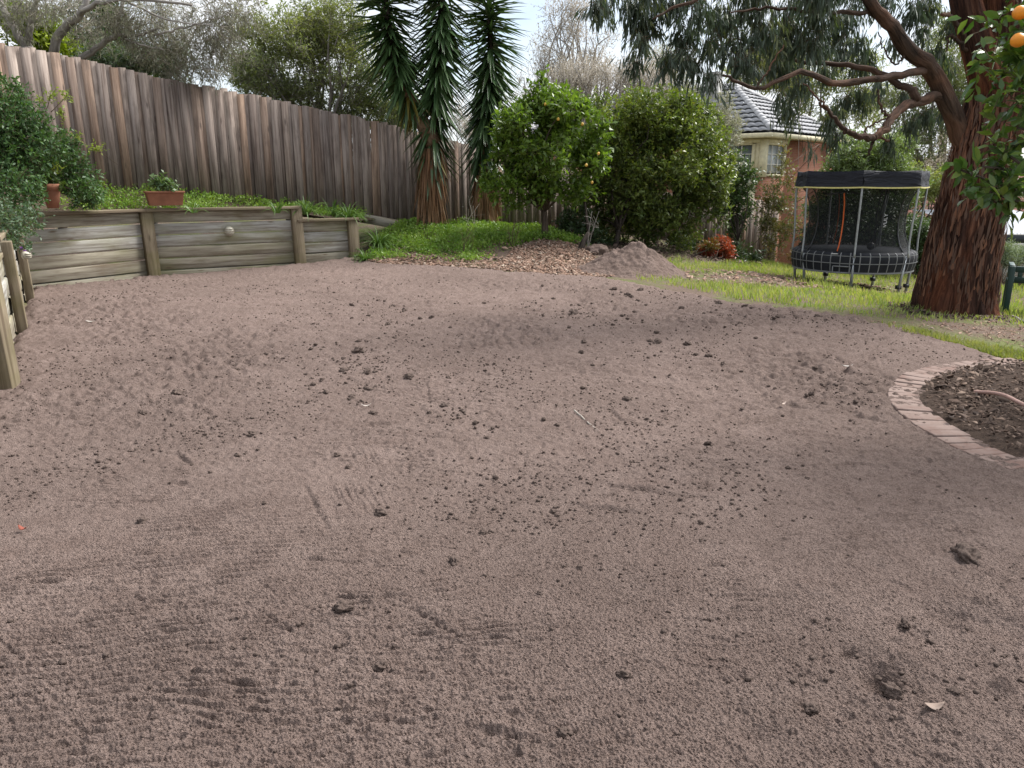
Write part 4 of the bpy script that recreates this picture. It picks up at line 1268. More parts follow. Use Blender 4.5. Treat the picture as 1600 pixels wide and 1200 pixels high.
def sprigs(cent, rad, ns, nl, sl, L, W, up=.2, droop=.1, outw=.8, shell=2.2, spread=.9, twig=None, detail=False, fold=.18, flat=0.0, lenvar=.22, curl=0.0, rng=rv, cut=None):
    """ns sprigs inside each ellipsoid (cent (k,3), rad (k,3)); nl leaves along each. returns builders (leaf, twig)"""
    cent = np.atleast_2d(cent); rad = np.atleast_2d(rad); k = len(cent)
    vol = np.prod(rad, 1) ** (2 / 3); cnt = rng.multinomial(ns, vol / vol.sum())
    idx = np.repeat(np.arange(k), cnt); n = len(idx)
    d = unit(rng.normal(0, 1, (n, 3)))
    r = rng.uniform(0, 1, n) ** (1 / shell)
    p = cent[idx] + d * r[:, None] * rad[idx]
    if cut is not None:
        ok = cut(p); p = p[ok]; d = d[ok]; n = len(p)
    sd = unit(d * outw + rng.normal(0, .55, (n, 3)) + np.array((0, 0, up)))
    if flat: sd[:, 2] *= (1 - flat); sd = unit(sd)
    SL = sl * rng.uniform(.6, 1.4, n)
    t = (np.arange(nl) + .6) / nl
    base = p[:, None] + sd[:, None] * (SL[:, None] * (t[None] - .4))[..., None]
    ax = sd[:, None] * .55 + unit(rng.normal(0, 1, (n, nl, 3))) * spread + np.array((0, 0, -droop))
    base = base.reshape(-1, 3); ax = ax.reshape(-1, 3); m = len(base)
    LL = L * np.clip(rng.normal(1, lenvar, m), .45, 1.6)
    out = MB(); add_leaves(out, leaves(base, ax, LL, LL * (W / L), fold, detail, curl, rng))
    tw = None
    if twig:
        a = p - sd * (SL * .45)[:, None] - (d * .25 * rad[:, None].mean() if False else 0); b = p + sd * (SL * .6)[:, None]
        s1 = unit(np.cross(sd, rng.normal(0, 1, (n, 3)))) * twig; s2 = np.cross(sd, s1)
        V = np.stack([a + s1, a - .5 * s1 + .87 * s2, a - .5 * s1 - .87 * s2, b], 1)
        T = np.array([[0, 1, 3], [1, 2, 3], [2, 0, 3]])[None] + (np.arange(n) * 4)[:, None, None]
        tw = (V.reshape(-1, 3), T.reshape(-1, 3))
    return out, tw

def limb(mb, p, q, r0, r1, sag=.0, wig=.06, n=10, sides=7, rng=rv, up=.25):
    p, q = np.asarray(p, float), np.asarray(q, float); L = np.linalg.norm(q - p)
    m1 = p + (q - p) * .35 + np.array((0, 0, up * L * .35)) + rng.normal(0, wig * L, 3)
    m2 = p + (q - p) * .7 + np.array((0, 0, up * L * .3 - sag * L)) + rng.normal(0, wig * L, 3)
    path = smooth_path([p, m1, m2, q], n)
    mb.tube(path, np.linspace(r0, r1, n), sides)
    return path

def pxclumps(lst, d, dz=.8, jit=0.5, rng=rv):
    """lst of (px,py,rx,ry[,depth offset]) -> world centres, radii"""
    C, Rr = [], []
    for c in lst:
        px, py, rx, ry = c[:4]; dd = d + (c[4] if len(c) > 4 else rng.normal(0, jit * rx * d / FOC))
        s = dd / FOC
        C.append(P(px, py, dd)); Rr.append((rx * s, rx * s * dz, ry * s))
    return np.array(C), np.array(Rr)

def subclumps(px, py, d, rx, ry, n, rc, rng=rv, shell=2.6, dz=.8, lo=None):
    """n small clumps spread through an ellipsoid given in photo pixels at depth d"""
    s = d / FOC; c = P(px, py, d); R_ = np.array((rx, rx * dz, ry)) * s
    dd = unit(rng.normal(0, 1, (n, 3))); r = rng.uniform(0, 1, n) ** (1 / shell)
    C = c + dd * r[:, None] * R_
    k = rc * s * rng.uniform(.65, 1.35, n)
    return C, np.stack([k, k, k * .85], -1)

def woody(root, base, C, r0, mat, forks=3, fork_h=.35, rng=rv, n_limbs=14, name='trunk', tips=.006, stems=None):
    """trunk(s) from base and limbs to a sample of clump centres"""
    top = C.mean(0)
    mb = MB()
    stems = stems or [base]
    sel = rng.permutation(len(C))[:n_limbs]
    knots = []
    for s in stems:
        s = np.asarray(s, float)
        ap = s + (top - s) * fork_h; ap[:2] = s[:2] + (top[:2] - s[:2]) * fork_h * .6
        path = smooth_path([s - (0, 0, .1), s + (ap - s) * .5 + rng.normal(0, .03, 3), ap], 8)
        mb.tube(path, np.linspace(r0 * 1.25, r0 * .8, 8), 10); knots.append(ap)
    for i, j in enumerate(sel):
        k = min(knots, key=lambda q: abs(q[0] - C[j][0]) + rng.uniform(0, .3))
        limb(mb, k, C[j], r0 * rng.uniform(.35, .6), tips, n=9, sides=6, rng=rng)
    return mb.build(name, mat, root, True)

def plant(name, label, cat, base, C, Rr, leaf, mleaf, mbark, r0=.05, n_limbs=14, fork_h=.3, group=None, twigmat=None, stems=None, crown='crown', extra=None, trunk='trunk'):
    root = thing(name, label, cat, base, group)
    kw = dict(leaf)
    mb, tw = sprigs(C, Rr, **kw)
    if extra: extra(mb)
    o = mb.build(crown, mleaf, root)
    if mbark is not None: woody(root, np.array(base), C, r0, mbark, fork_h=fork_h, n_limbs=n_limbs, stems=stems, name=trunk)
    if tw is not None:
        t = MB(); t.add(tw[0], T=tw[1]); t.build('twigs', twigmat or mbark, root)
    return root

# leaf and bark materials (base colours of the leaves themselves)
L_LEMON = leafmat('lemon_leaf', [(.07,.13,.02),(.12,.20,.028),(.19,.27,.045),(.10,.17,.025)], .38, .5, .38)
L_DARK = leafmat('bush_leaf', [(.045,.08,.022),(.075,.13,.03),(.125,.175,.038),(.06,.09,.034),(.19,.22,.05)], .42, .4, .28)
L_DARKTIP = leafmat('young_bush_leaf', [(.15,.22,.03),(.21,.27,.04),(.24,.21,.055),(.12,.19,.03)], .4, .4, .3)
L_GUM = leafmat('gum_leaf', [(.042,.066,.046),(.062,.09,.06),(.09,.115,.078),(.055,.078,.044)], .42, .5, .22, (1.1, 1.25, .7))
L_GUMY = leafmat('pale_gum_leaf', [(.08,.11,.05),(.12,.15,.075),(.15,.16,.09)], .45, .4, .3)
L_GREY = leafmat('grey_green_leaf', [(.15,.185,.09),(.20,.235,.12),(.26,.285,.17),(.18,.215,.09)], .5, .35, .42)
L_OLIVE = leafmat('olive_leaf', [(.13,.16,.055),(.19,.22,.075),(.25,.265,.11)], .5, .35, .4)
L_WATTLE = leafmat('wattle_leaf', [(.19,.19,.15),(.26,.255,.21),(.16,.17,.11)], .55, .3, .42, (1.1, 1.1, .9))
L_LIME = leafmat('lime_leaf', [(.19,.25,.02),(.28,.33,.025),(.14,.2,.02)], .45, .35, .35)
L_PALE = leafmat('variegated_leaf', [(.32,.32,.22),(.42,.41,.31),(.22,.24,.14)], .5, .3, .25, (1.1, 1.1, .9))
L_BUD = leafmat('pale_bud', [(.42,.38,.30),(.52,.48,.39),(.32,.29,.22)], .6, .2, .2, (1.05, 1.0, .9))
L_MID = leafmat('mid_green_leaf', [(.04,.08,.025),(.07,.12,.03),(.10,.15,.045),(.05,.09,.03)], .42, .45, .25)
L_SOFT = leafmat('soft_green_leaf', [(.12,.18,.07),(.17,.235,.09),(.21,.27,.12)], .5, .3, .3)
L_HEDGE = leafmat('hedge_leaf', [(.022,.045,.018),(.04,.07,.026),(.06,.095,.035)], .42, .45, .2)
L_SILVER = leafmat('silver_leaf', [(.16,.21,.13),(.21,.26,.17),(.27,.31,.22)], .6, .25, .2)
L_VINE = leafmat('vine_leaf', [(.045,.10,.034),(.07,.145,.04),(.10,.18,.05),(.05,.09,.05)], .5, .3, .25)
L_VINETIP = leafmat('young_vine_leaf', [(.16,.22,.03),(.22,.27,.05)], .4, .4, .35)
L_RED = leafmat('red_leaf', [(.33,.05,.03),(.40,.085,.038),(.26,.042,.033),(.30,.14,.045)], .45, .4, .3, (1.3, .8, .6))
L_NAND = leafmat('olive_red_leaf', [(.12,.13,.03),(.20,.14,.035),(.10,.12,.03),(.28,.09,.035)], .45, .4, .3)
L_WEED = leafmat('weed_leaf', [(.11,.22,.03),(.16,.30,.045),(.22,.36,.06),(.10,.19,.03),(.29,.37,.085)], .45, .4, .35)
L_YUC = leafmat('yucca_leaf', [(.035,.075,.026),(.055,.105,.034),(.085,.145,.05),(.045,.088,.036)], .36, .55, .12)
L_YUCY = leafmat('yellow_yucca_leaf', [(.20,.16,.03),(.14,.12,.035),(.10,.10,.03)], .5, .3, .2)
L_SKIRT = leafmat('dry_yucca_leaf', [(.20,.10,.05),(.28,.16,.085),(.16,.09,.055),(.34,.23,.13)], .8, .2, .1, (1, 1, 1))
L_ORANGE = leafmat('orange_tree_leaf', [(.04,.09,.02),(.065,.13,.025),(.10,.18,.035),(.20,.27,.05),(.045,.085,.03)], .32, .5, .3)
L_STRAP = leafmat('strap_leaf', [(.07,.15,.03),(.11,.20,.045),(.16,.24,.08)], .42, .45, .25)
B_GUM = MT('stringy_bark', .92, .12)
_v = B_GUM.scale(B_GUM.coord('gc'), (2.2, 22, 4)); _f = B_GUM.noise(_v, 1.0, 7, .68, .9)
_g = B_GUM.noise(B_GUM.scale(B_GUM.coord('gc'), (.9, 3.5, 3)), 1.0, 4)
_c = B_GUM.mix(B_GUM.ramp(_g, [(.44, 0.), (.64, .9)]), B_GUM.ramp(_f, [(.32, (.014, .009, .008)), (.52, (.06, .030, .022)), (.68, (.115, .062, .044))]),
               B_GUM.ramp(_f, [(.32, (.035, .013, .008)), (.52, (.16, .058, .03)), (.68, (.30, .125, .065))]))
B_GUM.col(_c); B_GUM.bump(_f, 1.0, .09); B_GUM = B_GUM.m
B_GUM2 = barkmat('branch_bark', (.022, .015, .012), (.10, .068, .052), (.16, .085, .055), 3, 22, 1.0, .04)
B_BROWN = barkmat('brown_bark', (.035, .026, .02), (.11, .085, .065), None, 4, 30)
B_GREY = barkmat('grey_bark', (.10, .09, .08), (.24, .22, .20), None, 3, 22)
B_PALE = barkmat('pale_bark', (.17, .155, .14), (.34, .315, .29), None, 3, 22)
B_DARK = barkmat('dark_bark', (.018, .014, .012), (.06, .048, .04), None, 4, 30)
B_TWIG = flat('grey_twig', (.26, .235, .20), .9, .1)
B_TWIGP = flat('pale_twig', (.42, .38, .33), .9, .1)
B_TWIGB = flat('brown_twig', (.10, .075, .05), .9, .1)
B_YUC = barkmat('yucca_bark', (.10, .065, .04), (.22, .15, .10), None, 14, 20, .8, .03)

# ------------------------------------------------------------------ yuccas
def sword(mb, base, d0, L, W, bend, rng, segs=5):
    """sword leaves: V section strips bending towards the ground"""
    n = len(base)
    d = unit(d0); p = base.copy(); rows = []
    sd = unit(np.cross(d, np.array((0, 0, 1.0)) + rng.normal(0, .15, (n, 3))))
    wprof = [.55, 1.0, .95, .72, .42, .03]
    for k in range(segs + 1):
        nrm = unit(np.cross(sd, d))
        w = (W * wprof[k])[:, None]
        rows.append(np.stack([p - sd * w / 2 + nrm * w * .22, p - nrm * w * .05, p + sd * w / 2 + nrm * w * .22], 1))
        p = p + d * (L / segs)[:, None]
        d = unit(d + np.array((0, 0, -1.0)) * bend[:, None] / segs)
    V = np.stack(rows, 1)            # n, segs+1, 3, 3
    i = (np.arange(segs) * 3)[:, None] + np.arange(2)[None]
    F = np.stack([i, i + 1, i + 4, i + 3], -1).reshape(-1, 4)
    mb.add(V.reshape(-1, 3), Q=(F[None] + (np.arange(n) * (segs + 1) * 3)[:, None, None]).reshape(-1, 4))

def yucca(label, base, stems, trunk_r, rng):
    """stems: list of (path points px,py,d ; start fraction of green leaves ; number of leaves ; leaf length)"""
    root = thing('yucca', label, 'yucca', base)
    for (pts, s0, sm_, n, L0, ell) in stems:
        path = smooth_path([P(*q) for q in pts], 40)
        m = MB(); m.tube(path[13:], np.linspace(trunk_r * .5, trunk_r * .2, 27), 8); m.build('stem', B_DARK, root, True)
        m = MB(); m.tube(path[:15], np.linspace(trunk_r, trunk_r * .6, 15), 12, wob=lambda t, l: 1 + .06 * np.sin(l * 40) + .05 * np.sin(3 * t + l * 5))
        m.build('trunk', B_YUC, root, True)
        s = s0 + (1 - s0) * rng.uniform(0, 1, n) ** .9
        i = np.clip(s * 39, 0, 38.99); k = i.astype(int); f = (i - k)[:, None]
        p = path[k] * (1 - f) + path[k + 1] * f
        az = rng.uniform(0, 2 * np.pi, n); rel = (s - s0) / (1 - s0)
        low = s < sm_
        el = np.where(low, np.interp((s - s0) / (sm_ - s0), [0, .2, .6, 1], [R(-74), R(-58), R(-40), R(-24)]), np.interp((s - sm_) / (1 - sm_), [0, .2, .45, .7, .88, 1], [R(-42), R(-20), R(0), R(24), R(50), R(76)])) + rng.normal(0, R(10), n)
        d = np.stack([np.cos(az) * np.cos(el), np.sin(az) * np.cos(el), np.sin(el)], -1)
        L = L0 * rng.uniform(.75, 1.12, n) * np.interp(rel, [0, .3, 1], [.9, 1, .85])
        mb = MB(); yl = (rel < .10) & (rng.uniform(0, 1, n) < .6)
        g = ~yl
        sword(mb, p[g], d[g], L[g], rng.uniform(.068, .098, g.sum()), np.where(el[g] > -.6, rng.uniform(.05, .3, g.sum()), .15), rng)
        mb.build('crown', L_YUC, root)
        if yl.any():
            mb = MB(); sword(mb, p[yl], d[yl], L[yl] * .9, rng.uniform(.05, .07, yl.sum()), np.full(yl.sum(), .3), rng); mb.build('yellow_leaves', L_YUCY, root)
        if ell:
            a, b = ell; ns = 420
            s = rng.uniform(a, b, ns); i = np.clip(s * 39, 0, 38.99); k = i.astype(int); p = path[k]
            az = rng.uniform(0, 2 * np.pi, ns); el = rng.normal(R(-84), R(5), ns)
            o = np.stack([np.cos(az), np.sin(az), 0 * az], -1) * trunk_r * 1.05
            d = np.stack([np.cos(az) * np.cos(el), np.sin(az) * np.cos(el), np.sin(el)], -1)
            mb = MB(); sword(mb, p + o, d, rng.uniform(.5, 1.0, ns), rng.uniform(.03, .065, ns), np.full(ns, .1), rng); mb.build('dry_skirt', L_SKIRT, root)
    return root
ry = np.random.default_rng(8)
yucca('twin headed dark green yucca with dry brown leaf skirt against the fence', on_ground(671, 356),
      [([(671,362,17.0),(673,300,17.0),(676,220,17.0),(684,130,17.0),(690,40,17.0),(692,-50,17.0),(692,-100,17.0)], .25, .66, 760, .98, (.13, .33)),
       ([(676,225,17.0),(655,180,16.9),(627,120,16.8),(608,50,16.8),(601,-20,16.8),(599,-70,16.8)], .27, .50, 620, 1.0, None)], .19, ry)
yucca('single stemmed dark green yucca between the twin headed yucca and the lemon tree', on_ground(760, 350),
      [([(760,356,17.9),(757,290,17.9),(756,220,17.9),(763,150,17.9),(766,80,17.9),(764,10,17.9),(763,-45,17.9)], .20, .60, 780, .98, (.10, .22))], .17, ry)

# ------------------------------------------------------------------ lemon tree
def fruit_parts(root, pts, r, mat, rng, name='lemon', el=1.2):
    V, F = ico(2)
    for p in pts:
        q = V * np.array((r, r, r * el)); q = q * (1 + .02 * np.sin(V[:, 2] * 9))[:, None]
        MB().add(q + p, T=F).build(name, mat, root, True)
M_LEMON = flat('lemon_skin', (.55, .34, .06), .45, .4); M_ORANGE = flat('orange_skin', (.78, .28, .02), .4, .4)
d0 = 16.3
C1, R1_ = subclumps(858, 225, d0, 78, 66, 46, 17)
C2, R2_ = pxclumps([(790,295,30,20),(765,290,14,10),(800,320,20,10),(815,255,28,24),(860,170,26,24),(850,300,34,16),(905,300,28,18),(925,235,22,30),(800,215,24,26),(835,160,18,14),(880,160,16,18),(775,285,14,10),(905,175,18,18),(838,140,9,12),(848,128,6,10),(785,215,12,12),(775,250,10,10),(940,200,10,12),(762,280,10,8),(870,148,8,10),(815,190,10,12)], d0)
LC, LR = np.vstack([C1, C2]), np.vstack([R1_, R2_])
lem = plant('lemon_tree', 'rounded bright green lemon tree with yellow fruit on a bark mulched mound', 'lemon tree', on_ground(851, 374), LC, LR,
      dict(ns=2300, nl=8, sl=.26, L=.115, W=.05, up=.35, droop=.1, outw=.9, shell=2.2, twig=.004), L_LEMON, B_BROWN, r0=.075, n_limbs=20, fork_h=.30, twigmat=B_TWIGB)
fruit_parts(lem, [P(*q) for q in [(852,163,15.8),(910,194,15.5),(872,186,15.6),(916,258,15.4),(935,240,15.8),(925,285,15.8)]], .028, M_LEMON, rv)

# ------------------------------------------------------------------ big dark bush
d0 = 18.0
C1, R1_ = subclumps(1012, 258, d0, 106, 92, 64, 24, shell=3.0)
C2, R2_ = pxclumps([(960,200,30,26),(1000,175,30,20),(1050,170,28,22),(1090,195,26,28),(1105,245,26,30),(1112,300,26,34),(1125,330,18,30),(1080,330,34,38),(1030,340,34,34),(985,330,30,34),(950,310,26,40),(1070,375,24,22),(935,345,22,26),(1128,300,14,20),(1000,300,36,36,-.8),(950,250,28,40,-.3),(915,215,24,24,.3),(905,260,24,30,.5),(920,310,26,30,.3),(955,190,22,22,-.7),(962,235,20,26,-.7),(955,275,20,24,-.6),(962,315,20,24,-.6),(985,152,8,11),(1030,147,8,11),(1078,162,8,11),(1112,182,9,10),(1138,262,9,13),(1008,158,9,9),(1055,152,9,9),(925,350,22,20,0),(960,370,22,16,0),(1000,375,24,14,.2),(900,300,20,28,.6),(935,170,22,18,.5)], d0)
BC, BR = np.vstack([C1, C2]), np.vstack([R1_, R2_])
def tips(mb): pass
bush = plant('evergreen_bush', 'large dark dense evergreen bush between lemon tree and soil pile', 'bush', on_ground(1000, 388), BC, BR,
      dict(ns=8000, nl=7, sl=.18, L=.09, W=.04, up=.15, droop=.15, outw=.8, shell=2.6, twig=.004), L_DARK, B_DARK, r0=.06, n_limbs=26, fork_h=.2,
      stems=[on_ground(905, 392), on_ground(960, 385), on_ground(1010, 380), on_ground(1060, 385)], twigmat=B_TWIGB)
top = BC[:, 2] > np.median(BC[:, 2]) - .3
mb, _ = sprigs(BC[top] + (0, 0, .10), BR[top] * 1.12, 2600, 7, .18, .075, .034, up=.6, shell=6)
mb.build('young_leaves', L_DARKTIP, bush)

# ------------------------------------------------------------------ small shrubs right of the bush
C, Rr = subclumps(1152, 300, 19.8, 22, 60, 22, 13); 
C2, R2_ = pxclumps([(1150,245,14,16),(1165,262,12,14),(1140,275,14,18),(1170,330,12,20),(1145,370,16,22),(1160,395,16,14)], 19.8)
plant('shrub', 'upright mid green shrub in front of the house corner window', 'shrub', on_ground(1152, 405), np.vstack([C, C2]), np.vstack([Rr, R2_]), dict(ns=900, nl=7, sl=.2, L=.085, W=.036, up=.4, twig=.004), L_MID, B_DARK, r0=.03, n_limbs=10, twigmat=B_TWIGB)
C, Rr = subclumps(1222, 320, 19.5, 26, 72, 26, 13)
C2, R2_ = pxclumps([(1225,240,8,16),(1230,262,12,16),(1212,285,12,14),(1245,290,12,14),(1200,350,14,18),(1245,350,14,20),(1215,385,18,18)], 19.5)
plant('shrub', 'sparse young shrub with reddish tips before the orange brick wall', 'shrub', on_ground(1218, 412), np.vstack([C, C2]), np.vstack([Rr, R2_]), dict(ns=620, nl=6, sl=.22, L=.075, W=.032, up=.5, twig=.005), leafmat('tipped_leaf', [(.06,.10,.03),(.10,.14,.04),(.13,.15,.05),(.22,.14,.06)], .45, .4, .3), B_BROWN, r0=.03, n_limbs=12, twigmat=B_TWIGB)
C, Rr = pxclumps([(1118,390,17,14),(1105,397,14,12),(1128,382,14,12),(1135,395,12,14)], 18.2)
nd = plant('nandina', 'low round shrub with bright red leaves beside the lawn', 'shrub', on_ground(1118, 408), C, Rr, dict(ns=800, nl=7, sl=.12, L=.06, W=.026, up=.3, twig=.003), L_RED, B_BROWN, r0=.015, n_limbs=6)
C, Rr = pxclumps([(1100,393,14,14),(1110,382,13,10),(1104,402,12,8)], 18.1)
sprigs(C, Rr, 200, 7, .12, .055, .022)[0].build('olive_leaves', L_NAND, nd)
C, Rr = pxclumps([(1242,400,12,12),(1250,412,10,8),(1262,405,10,8)], 19.2)
plant('nandina', 'small reddish shrub behind the left legs of the trampoline', 'shrub', on_ground(1245, 418), C, Rr, dict(ns=170, nl=7, sl=.14, L=.055, W=.022, up=.3), L_NAND, B_BROWN, r0=.015, n_limbs=5)
# understorey along the back fence
C, Rr = pxclumps([(1065,385,22,18),(1085,395,16,14),(1150,402,20,12),(1180,404,10,10)], 18.8)
plant('shrub', 'low dark ferny shrub at the foot of the dark bush', 'shrub', on_ground(1075, 402), C, Rr, dict(ns=420, nl=7, sl=.2, L=.09, W=.03, up=.4), L_HEDGE, B_DARK, r0=.015, n_limbs=5)
C, Rr = pxclumps([(900,345,22,24),(880,352,14,14),(925,372,20,18),(945,385,18,12)], 17.4)
plant('shrub', 'dark low shrub under the lemon tree against the back fence', 'shrub', on_ground(905, 375), C, Rr, dict(ns=300, nl=7, sl=.2, L=.10, W=.036, up=.3), L_HEDGE, B_DARK, r0=.02, n_limbs=5)

# variegated pale shrub between bush and roof, pale bare trees behind
C, Rr = subclumps(1128, 215, 21.5, 26, 62, 24, 14)
plant('variegated_shrub', 'tall cream variegated shrub rising between dark bush and tiled roof', 'shrub', (P(1128, 300, 21.5)[0], 21.5, -.6), C, Rr, dict(ns=1000, nl=7, sl=.2, L=.075, W=.03, up=.5, twig=.004), L_PALE, B_GREY, r0=.04, n_limbs=12, twigmat=B_TWIGP)
def bare_tree(label, px, base_py, d, crown, r0, leafn, rng, mat=L_BUD, tw=B_TWIGP, bark=B_PALE, rc=18):
    C, Rr = [], []
    for (x, y, rx, ry, n) in crown:
        c, r = subclumps(x, y, d, rx, ry, n, rc, rng=rng, shell=2.2); C.append(c); Rr.append(r)
    C, Rr = np.vstack(C), np.vstack(Rr)
    b = P(px, base_py, d); b[2] = float(TZ(b[0], d))
    root = thing('bare_tree', label, 'tree', b)
    mb, t = sprigs(C, Rr, leafn, 5, .5, .055, .026, up=.9, outw=.5, spread=.8, twig=.008, rng=rng)
    mb.build('crown', mat, root)
    q = MB(); q.add(t[0], T=t[1]); q.build('twigs', tw, root)
    woody(root, b, C, r0, bark, n_limbs=len(C), fork_h=.32, tips=.012, rng=rng)
    return root
rb = np.random.default_rng(31)
bare_tree('tall pale nearly bare tree with upright grey twigs behind the lemon tree', 890, 300, 26, [(880,80,42,70,20),(920,60,40,60,14),(850,130,36,50,12),(895,20,30,30,8)], .10, 1500, rb)
bare_tree('low pale twiggy tree with buff flowers behind the dark bush', 920, 300, 24, [(905,130,40,30,14),(960,130,45,40,18),(1010,125,45,35,16)], .08, 1500, rb)
bare_tree('pale olive twiggy tree left of the roof chimney', 1065, 300, 33, [(1060,115,40,40,18),(1090,140,30,40,10),(1030,100,25,30,8)], .08, 1500, rb, mat=L_GREY)
bare_tree('bare twiggy grey tree seen between the two yuccas', 728, 300, 27, [(728,200,30,40,12),(815,230,30,70,14)], .06, 700, rb)

# ------------------------------------------------------------------ trees beyond the tall fence
def bgtree(name, label, crown, d, leaf, mleaf, mbark, r0=.08, n_limbs=16, rc=20, cat='tree', rng=rv, fork_h=.35, twigmat=None, base=None, dz=.8):
    C, Rr = [], []
    for (x, y, rx, ry, n) in crown:
        c, r = subclumps(x, y, d, rx, ry, n, rc, rng=rng, dz=dz); C.append(c); Rr.append(r)
    C, Rr = np.vstack(C), np.vstack(Rr)
    b = np.array(base if base is not None else (C[:, 0].mean(), d, 0.0)); b[2] = float(TZ(b[0], b[1]))
    return plant(name, label, cat, b, C, Rr, leaf, mleaf, mbark, r0=r0, n_limbs=n_limbs, fork_h=fork_h, twigmat=twigmat)
bgtree('grey_shrub', 'big grey green twiggy shrub leaning over the fence left of the yuccas', [(470,90,105,75,40),(560,140,50,50,16),(400,90,50,60,16),(510,30,60,40,14),(620,170,30,35,8),(450,140,80,25,24),(560,175,60,25,14),(400,110,40,40,14),(600,120,40,60,14)], 18.5,
       dict(ns=6000, nl=7, sl=.26, L=.072, W=.026, up=.2, twig=.006), L_GREY, B_GREY, twigmat=B_TWIG, n_limbs=34, fork_h=.2)
bgtree('shrub', 'olive leafed shrub crowning the grey shrub behind the fence', [(500,70,70,45,20),(545,50,45,45,12),(395,40,30,40,8)], 18.0,
       dict(ns=1400, nl=7, sl=.24, L=.075, W=.028, up=.3, twig=.005), L_OLIVE, B_GREY, twigmat=B_TWIG, n_limbs=14)
bgtree('shrub', 'bright green shrub low behind the fence left of the trunk of the twin headed yucca', [(625,185,30,18,8),(600,170,25,18,6)], 19.0, dict(ns=330, nl=7, sl=.2, L=.08, W=.036, up=.3), L_OLIVE, B_GREY, n_limbs=5)
bgtree('lime_bush', 'lime yellow leafed bush peeping over the left end of the fence', [(50,45,35,30,14),(20,20,25,20,6),(95,75,16,12,4)], 16.5, dict(ns=900, nl=7, sl=.2, L=.09, W=.045, up=.3), L_LIME, B_BROWN, n_limbs=8)
bgtree('dark_tree', 'dark green tree behind the pale branches over the fence', [(150,45,50,45,20),(110,80,30,20,6),(210,90,50,30,12)], 21, dict(ns=1700, nl=7, sl=.25, L=.10, W=.05, up=.2), L_MID, B_BROWN, n_limbs=12)
bgtree('shrub', 'sea green shrub just above the fence top under the wattle', [(185,95,60,25,16),(260,105,40,22,10)], 16.2, dict(ns=1500, nl=7, sl=.2, L=.06, W=.03, up=.3, twig=.004), leafmat('sea_green_leaf', [(.06,.10,.06),(.10,.145,.085),(.14,.18,.11)], .5, .35, .25), B_GREY, n_limbs=10, twigmat=B_TWIG)
# wattle with pale crooked limbs hanging over the fence
def wattle():
    rng = np.random.default_rng(41)
    base = np.array((P(60, 80, 15.2)[0], 15.4, .9))
    root = thing('wattle_tree', 'wattle with crooked pale grey limbs and fine drooping foliage over the fence', 'tree', base)
    mb = MB()
    k0 = P(42, 72, 14.6)
    J = lambda pts: [P(*q) for q in pts]
    mb.tube(smooth_path([base, base + (k0 - base) * .5 + (.1, 0, 0), k0], 10), np.linspace(.16, .10, 10), 9)
    for pts, r0, r1 in [([(42,74,14.6),(28,55,14.6),(12,28,14.7),(2,5,14.7),(-10,-40,14.8)], .075, .045), ([(42,74,14.6),(45,50,14.5),(52,20,14.5),(60,-8,14.4)], .065, .04),
                        ([(84,82,14.9),(92,55,14.8),(110,35,14.7),(128,20,14.6),(135,0,14.6),(140,-40,14.6)], .085, .05), ([(126,22,14.6),(145,8,14.4),(165,2,14.3),(210,0,14.2),(300,8,14.0)], .05, .02),
                        ([(128,92,14.9),(150,75,14.8),(170,62,14.7),(183,52,14.6),(186,30,14.5),(193,0,14.5)], .06, .03), ([(183,53,14.6),(200,56,14.5),(230,50,14.4),(250,43,14.4)], .04, .02), ([(190,58,14.6),(215,68,14.4),(255,78,14.3)], .025, .01),
                        ([(200,4,14.3),(260,30,14.0),(330,40,13.8)], .02, .008), ([(240,55,14.4),(300,40,14.2),(360,20,14.0)], .02, .008)]:
        mb.tube(smooth_path(J(pts), 18, .01, rng), np.linspace(r0, r1, 18), 8)
    for q in [(84,95),(128,105)]:
        a = P(q[0], q[1], 15.0); mb.tube(smooth_path([base, base + (a - base) * .5, a, P(q[0], q[1] - 14, 14.9)], 8), np.linspace(.10, .07, 8), 8)
    mb.build('trunk', B_PALE, root, True)
    cl = [(60,10,50,25),(110,15,40,20),(30,30,30,30),(215,20,50,25),(270,30,45,30),(330,30,40,40),(250,75,50,30),(310,75,45,30),(350,65,35,40),(180,35,30,25),(290,110,40,20),(230,50,50,30),(370,20,40,30),(140,55,30,20),(330,110,30,18)]
    C, Rr = pxclumps(cl, 14.6, jit=.8)
    m, t = sprigs(C, Rr, 2100, 7, .34, .09, .013, up=-.25, droop=.35, outw=.4, shell=3, spread=.55, twig=.006, rng=rng)
    m.build('crown', L_WATTLE, root); q = MB(); q.add(t[0], T=t[1]); q.build('twigs', B_TWIG, root)
wattle()
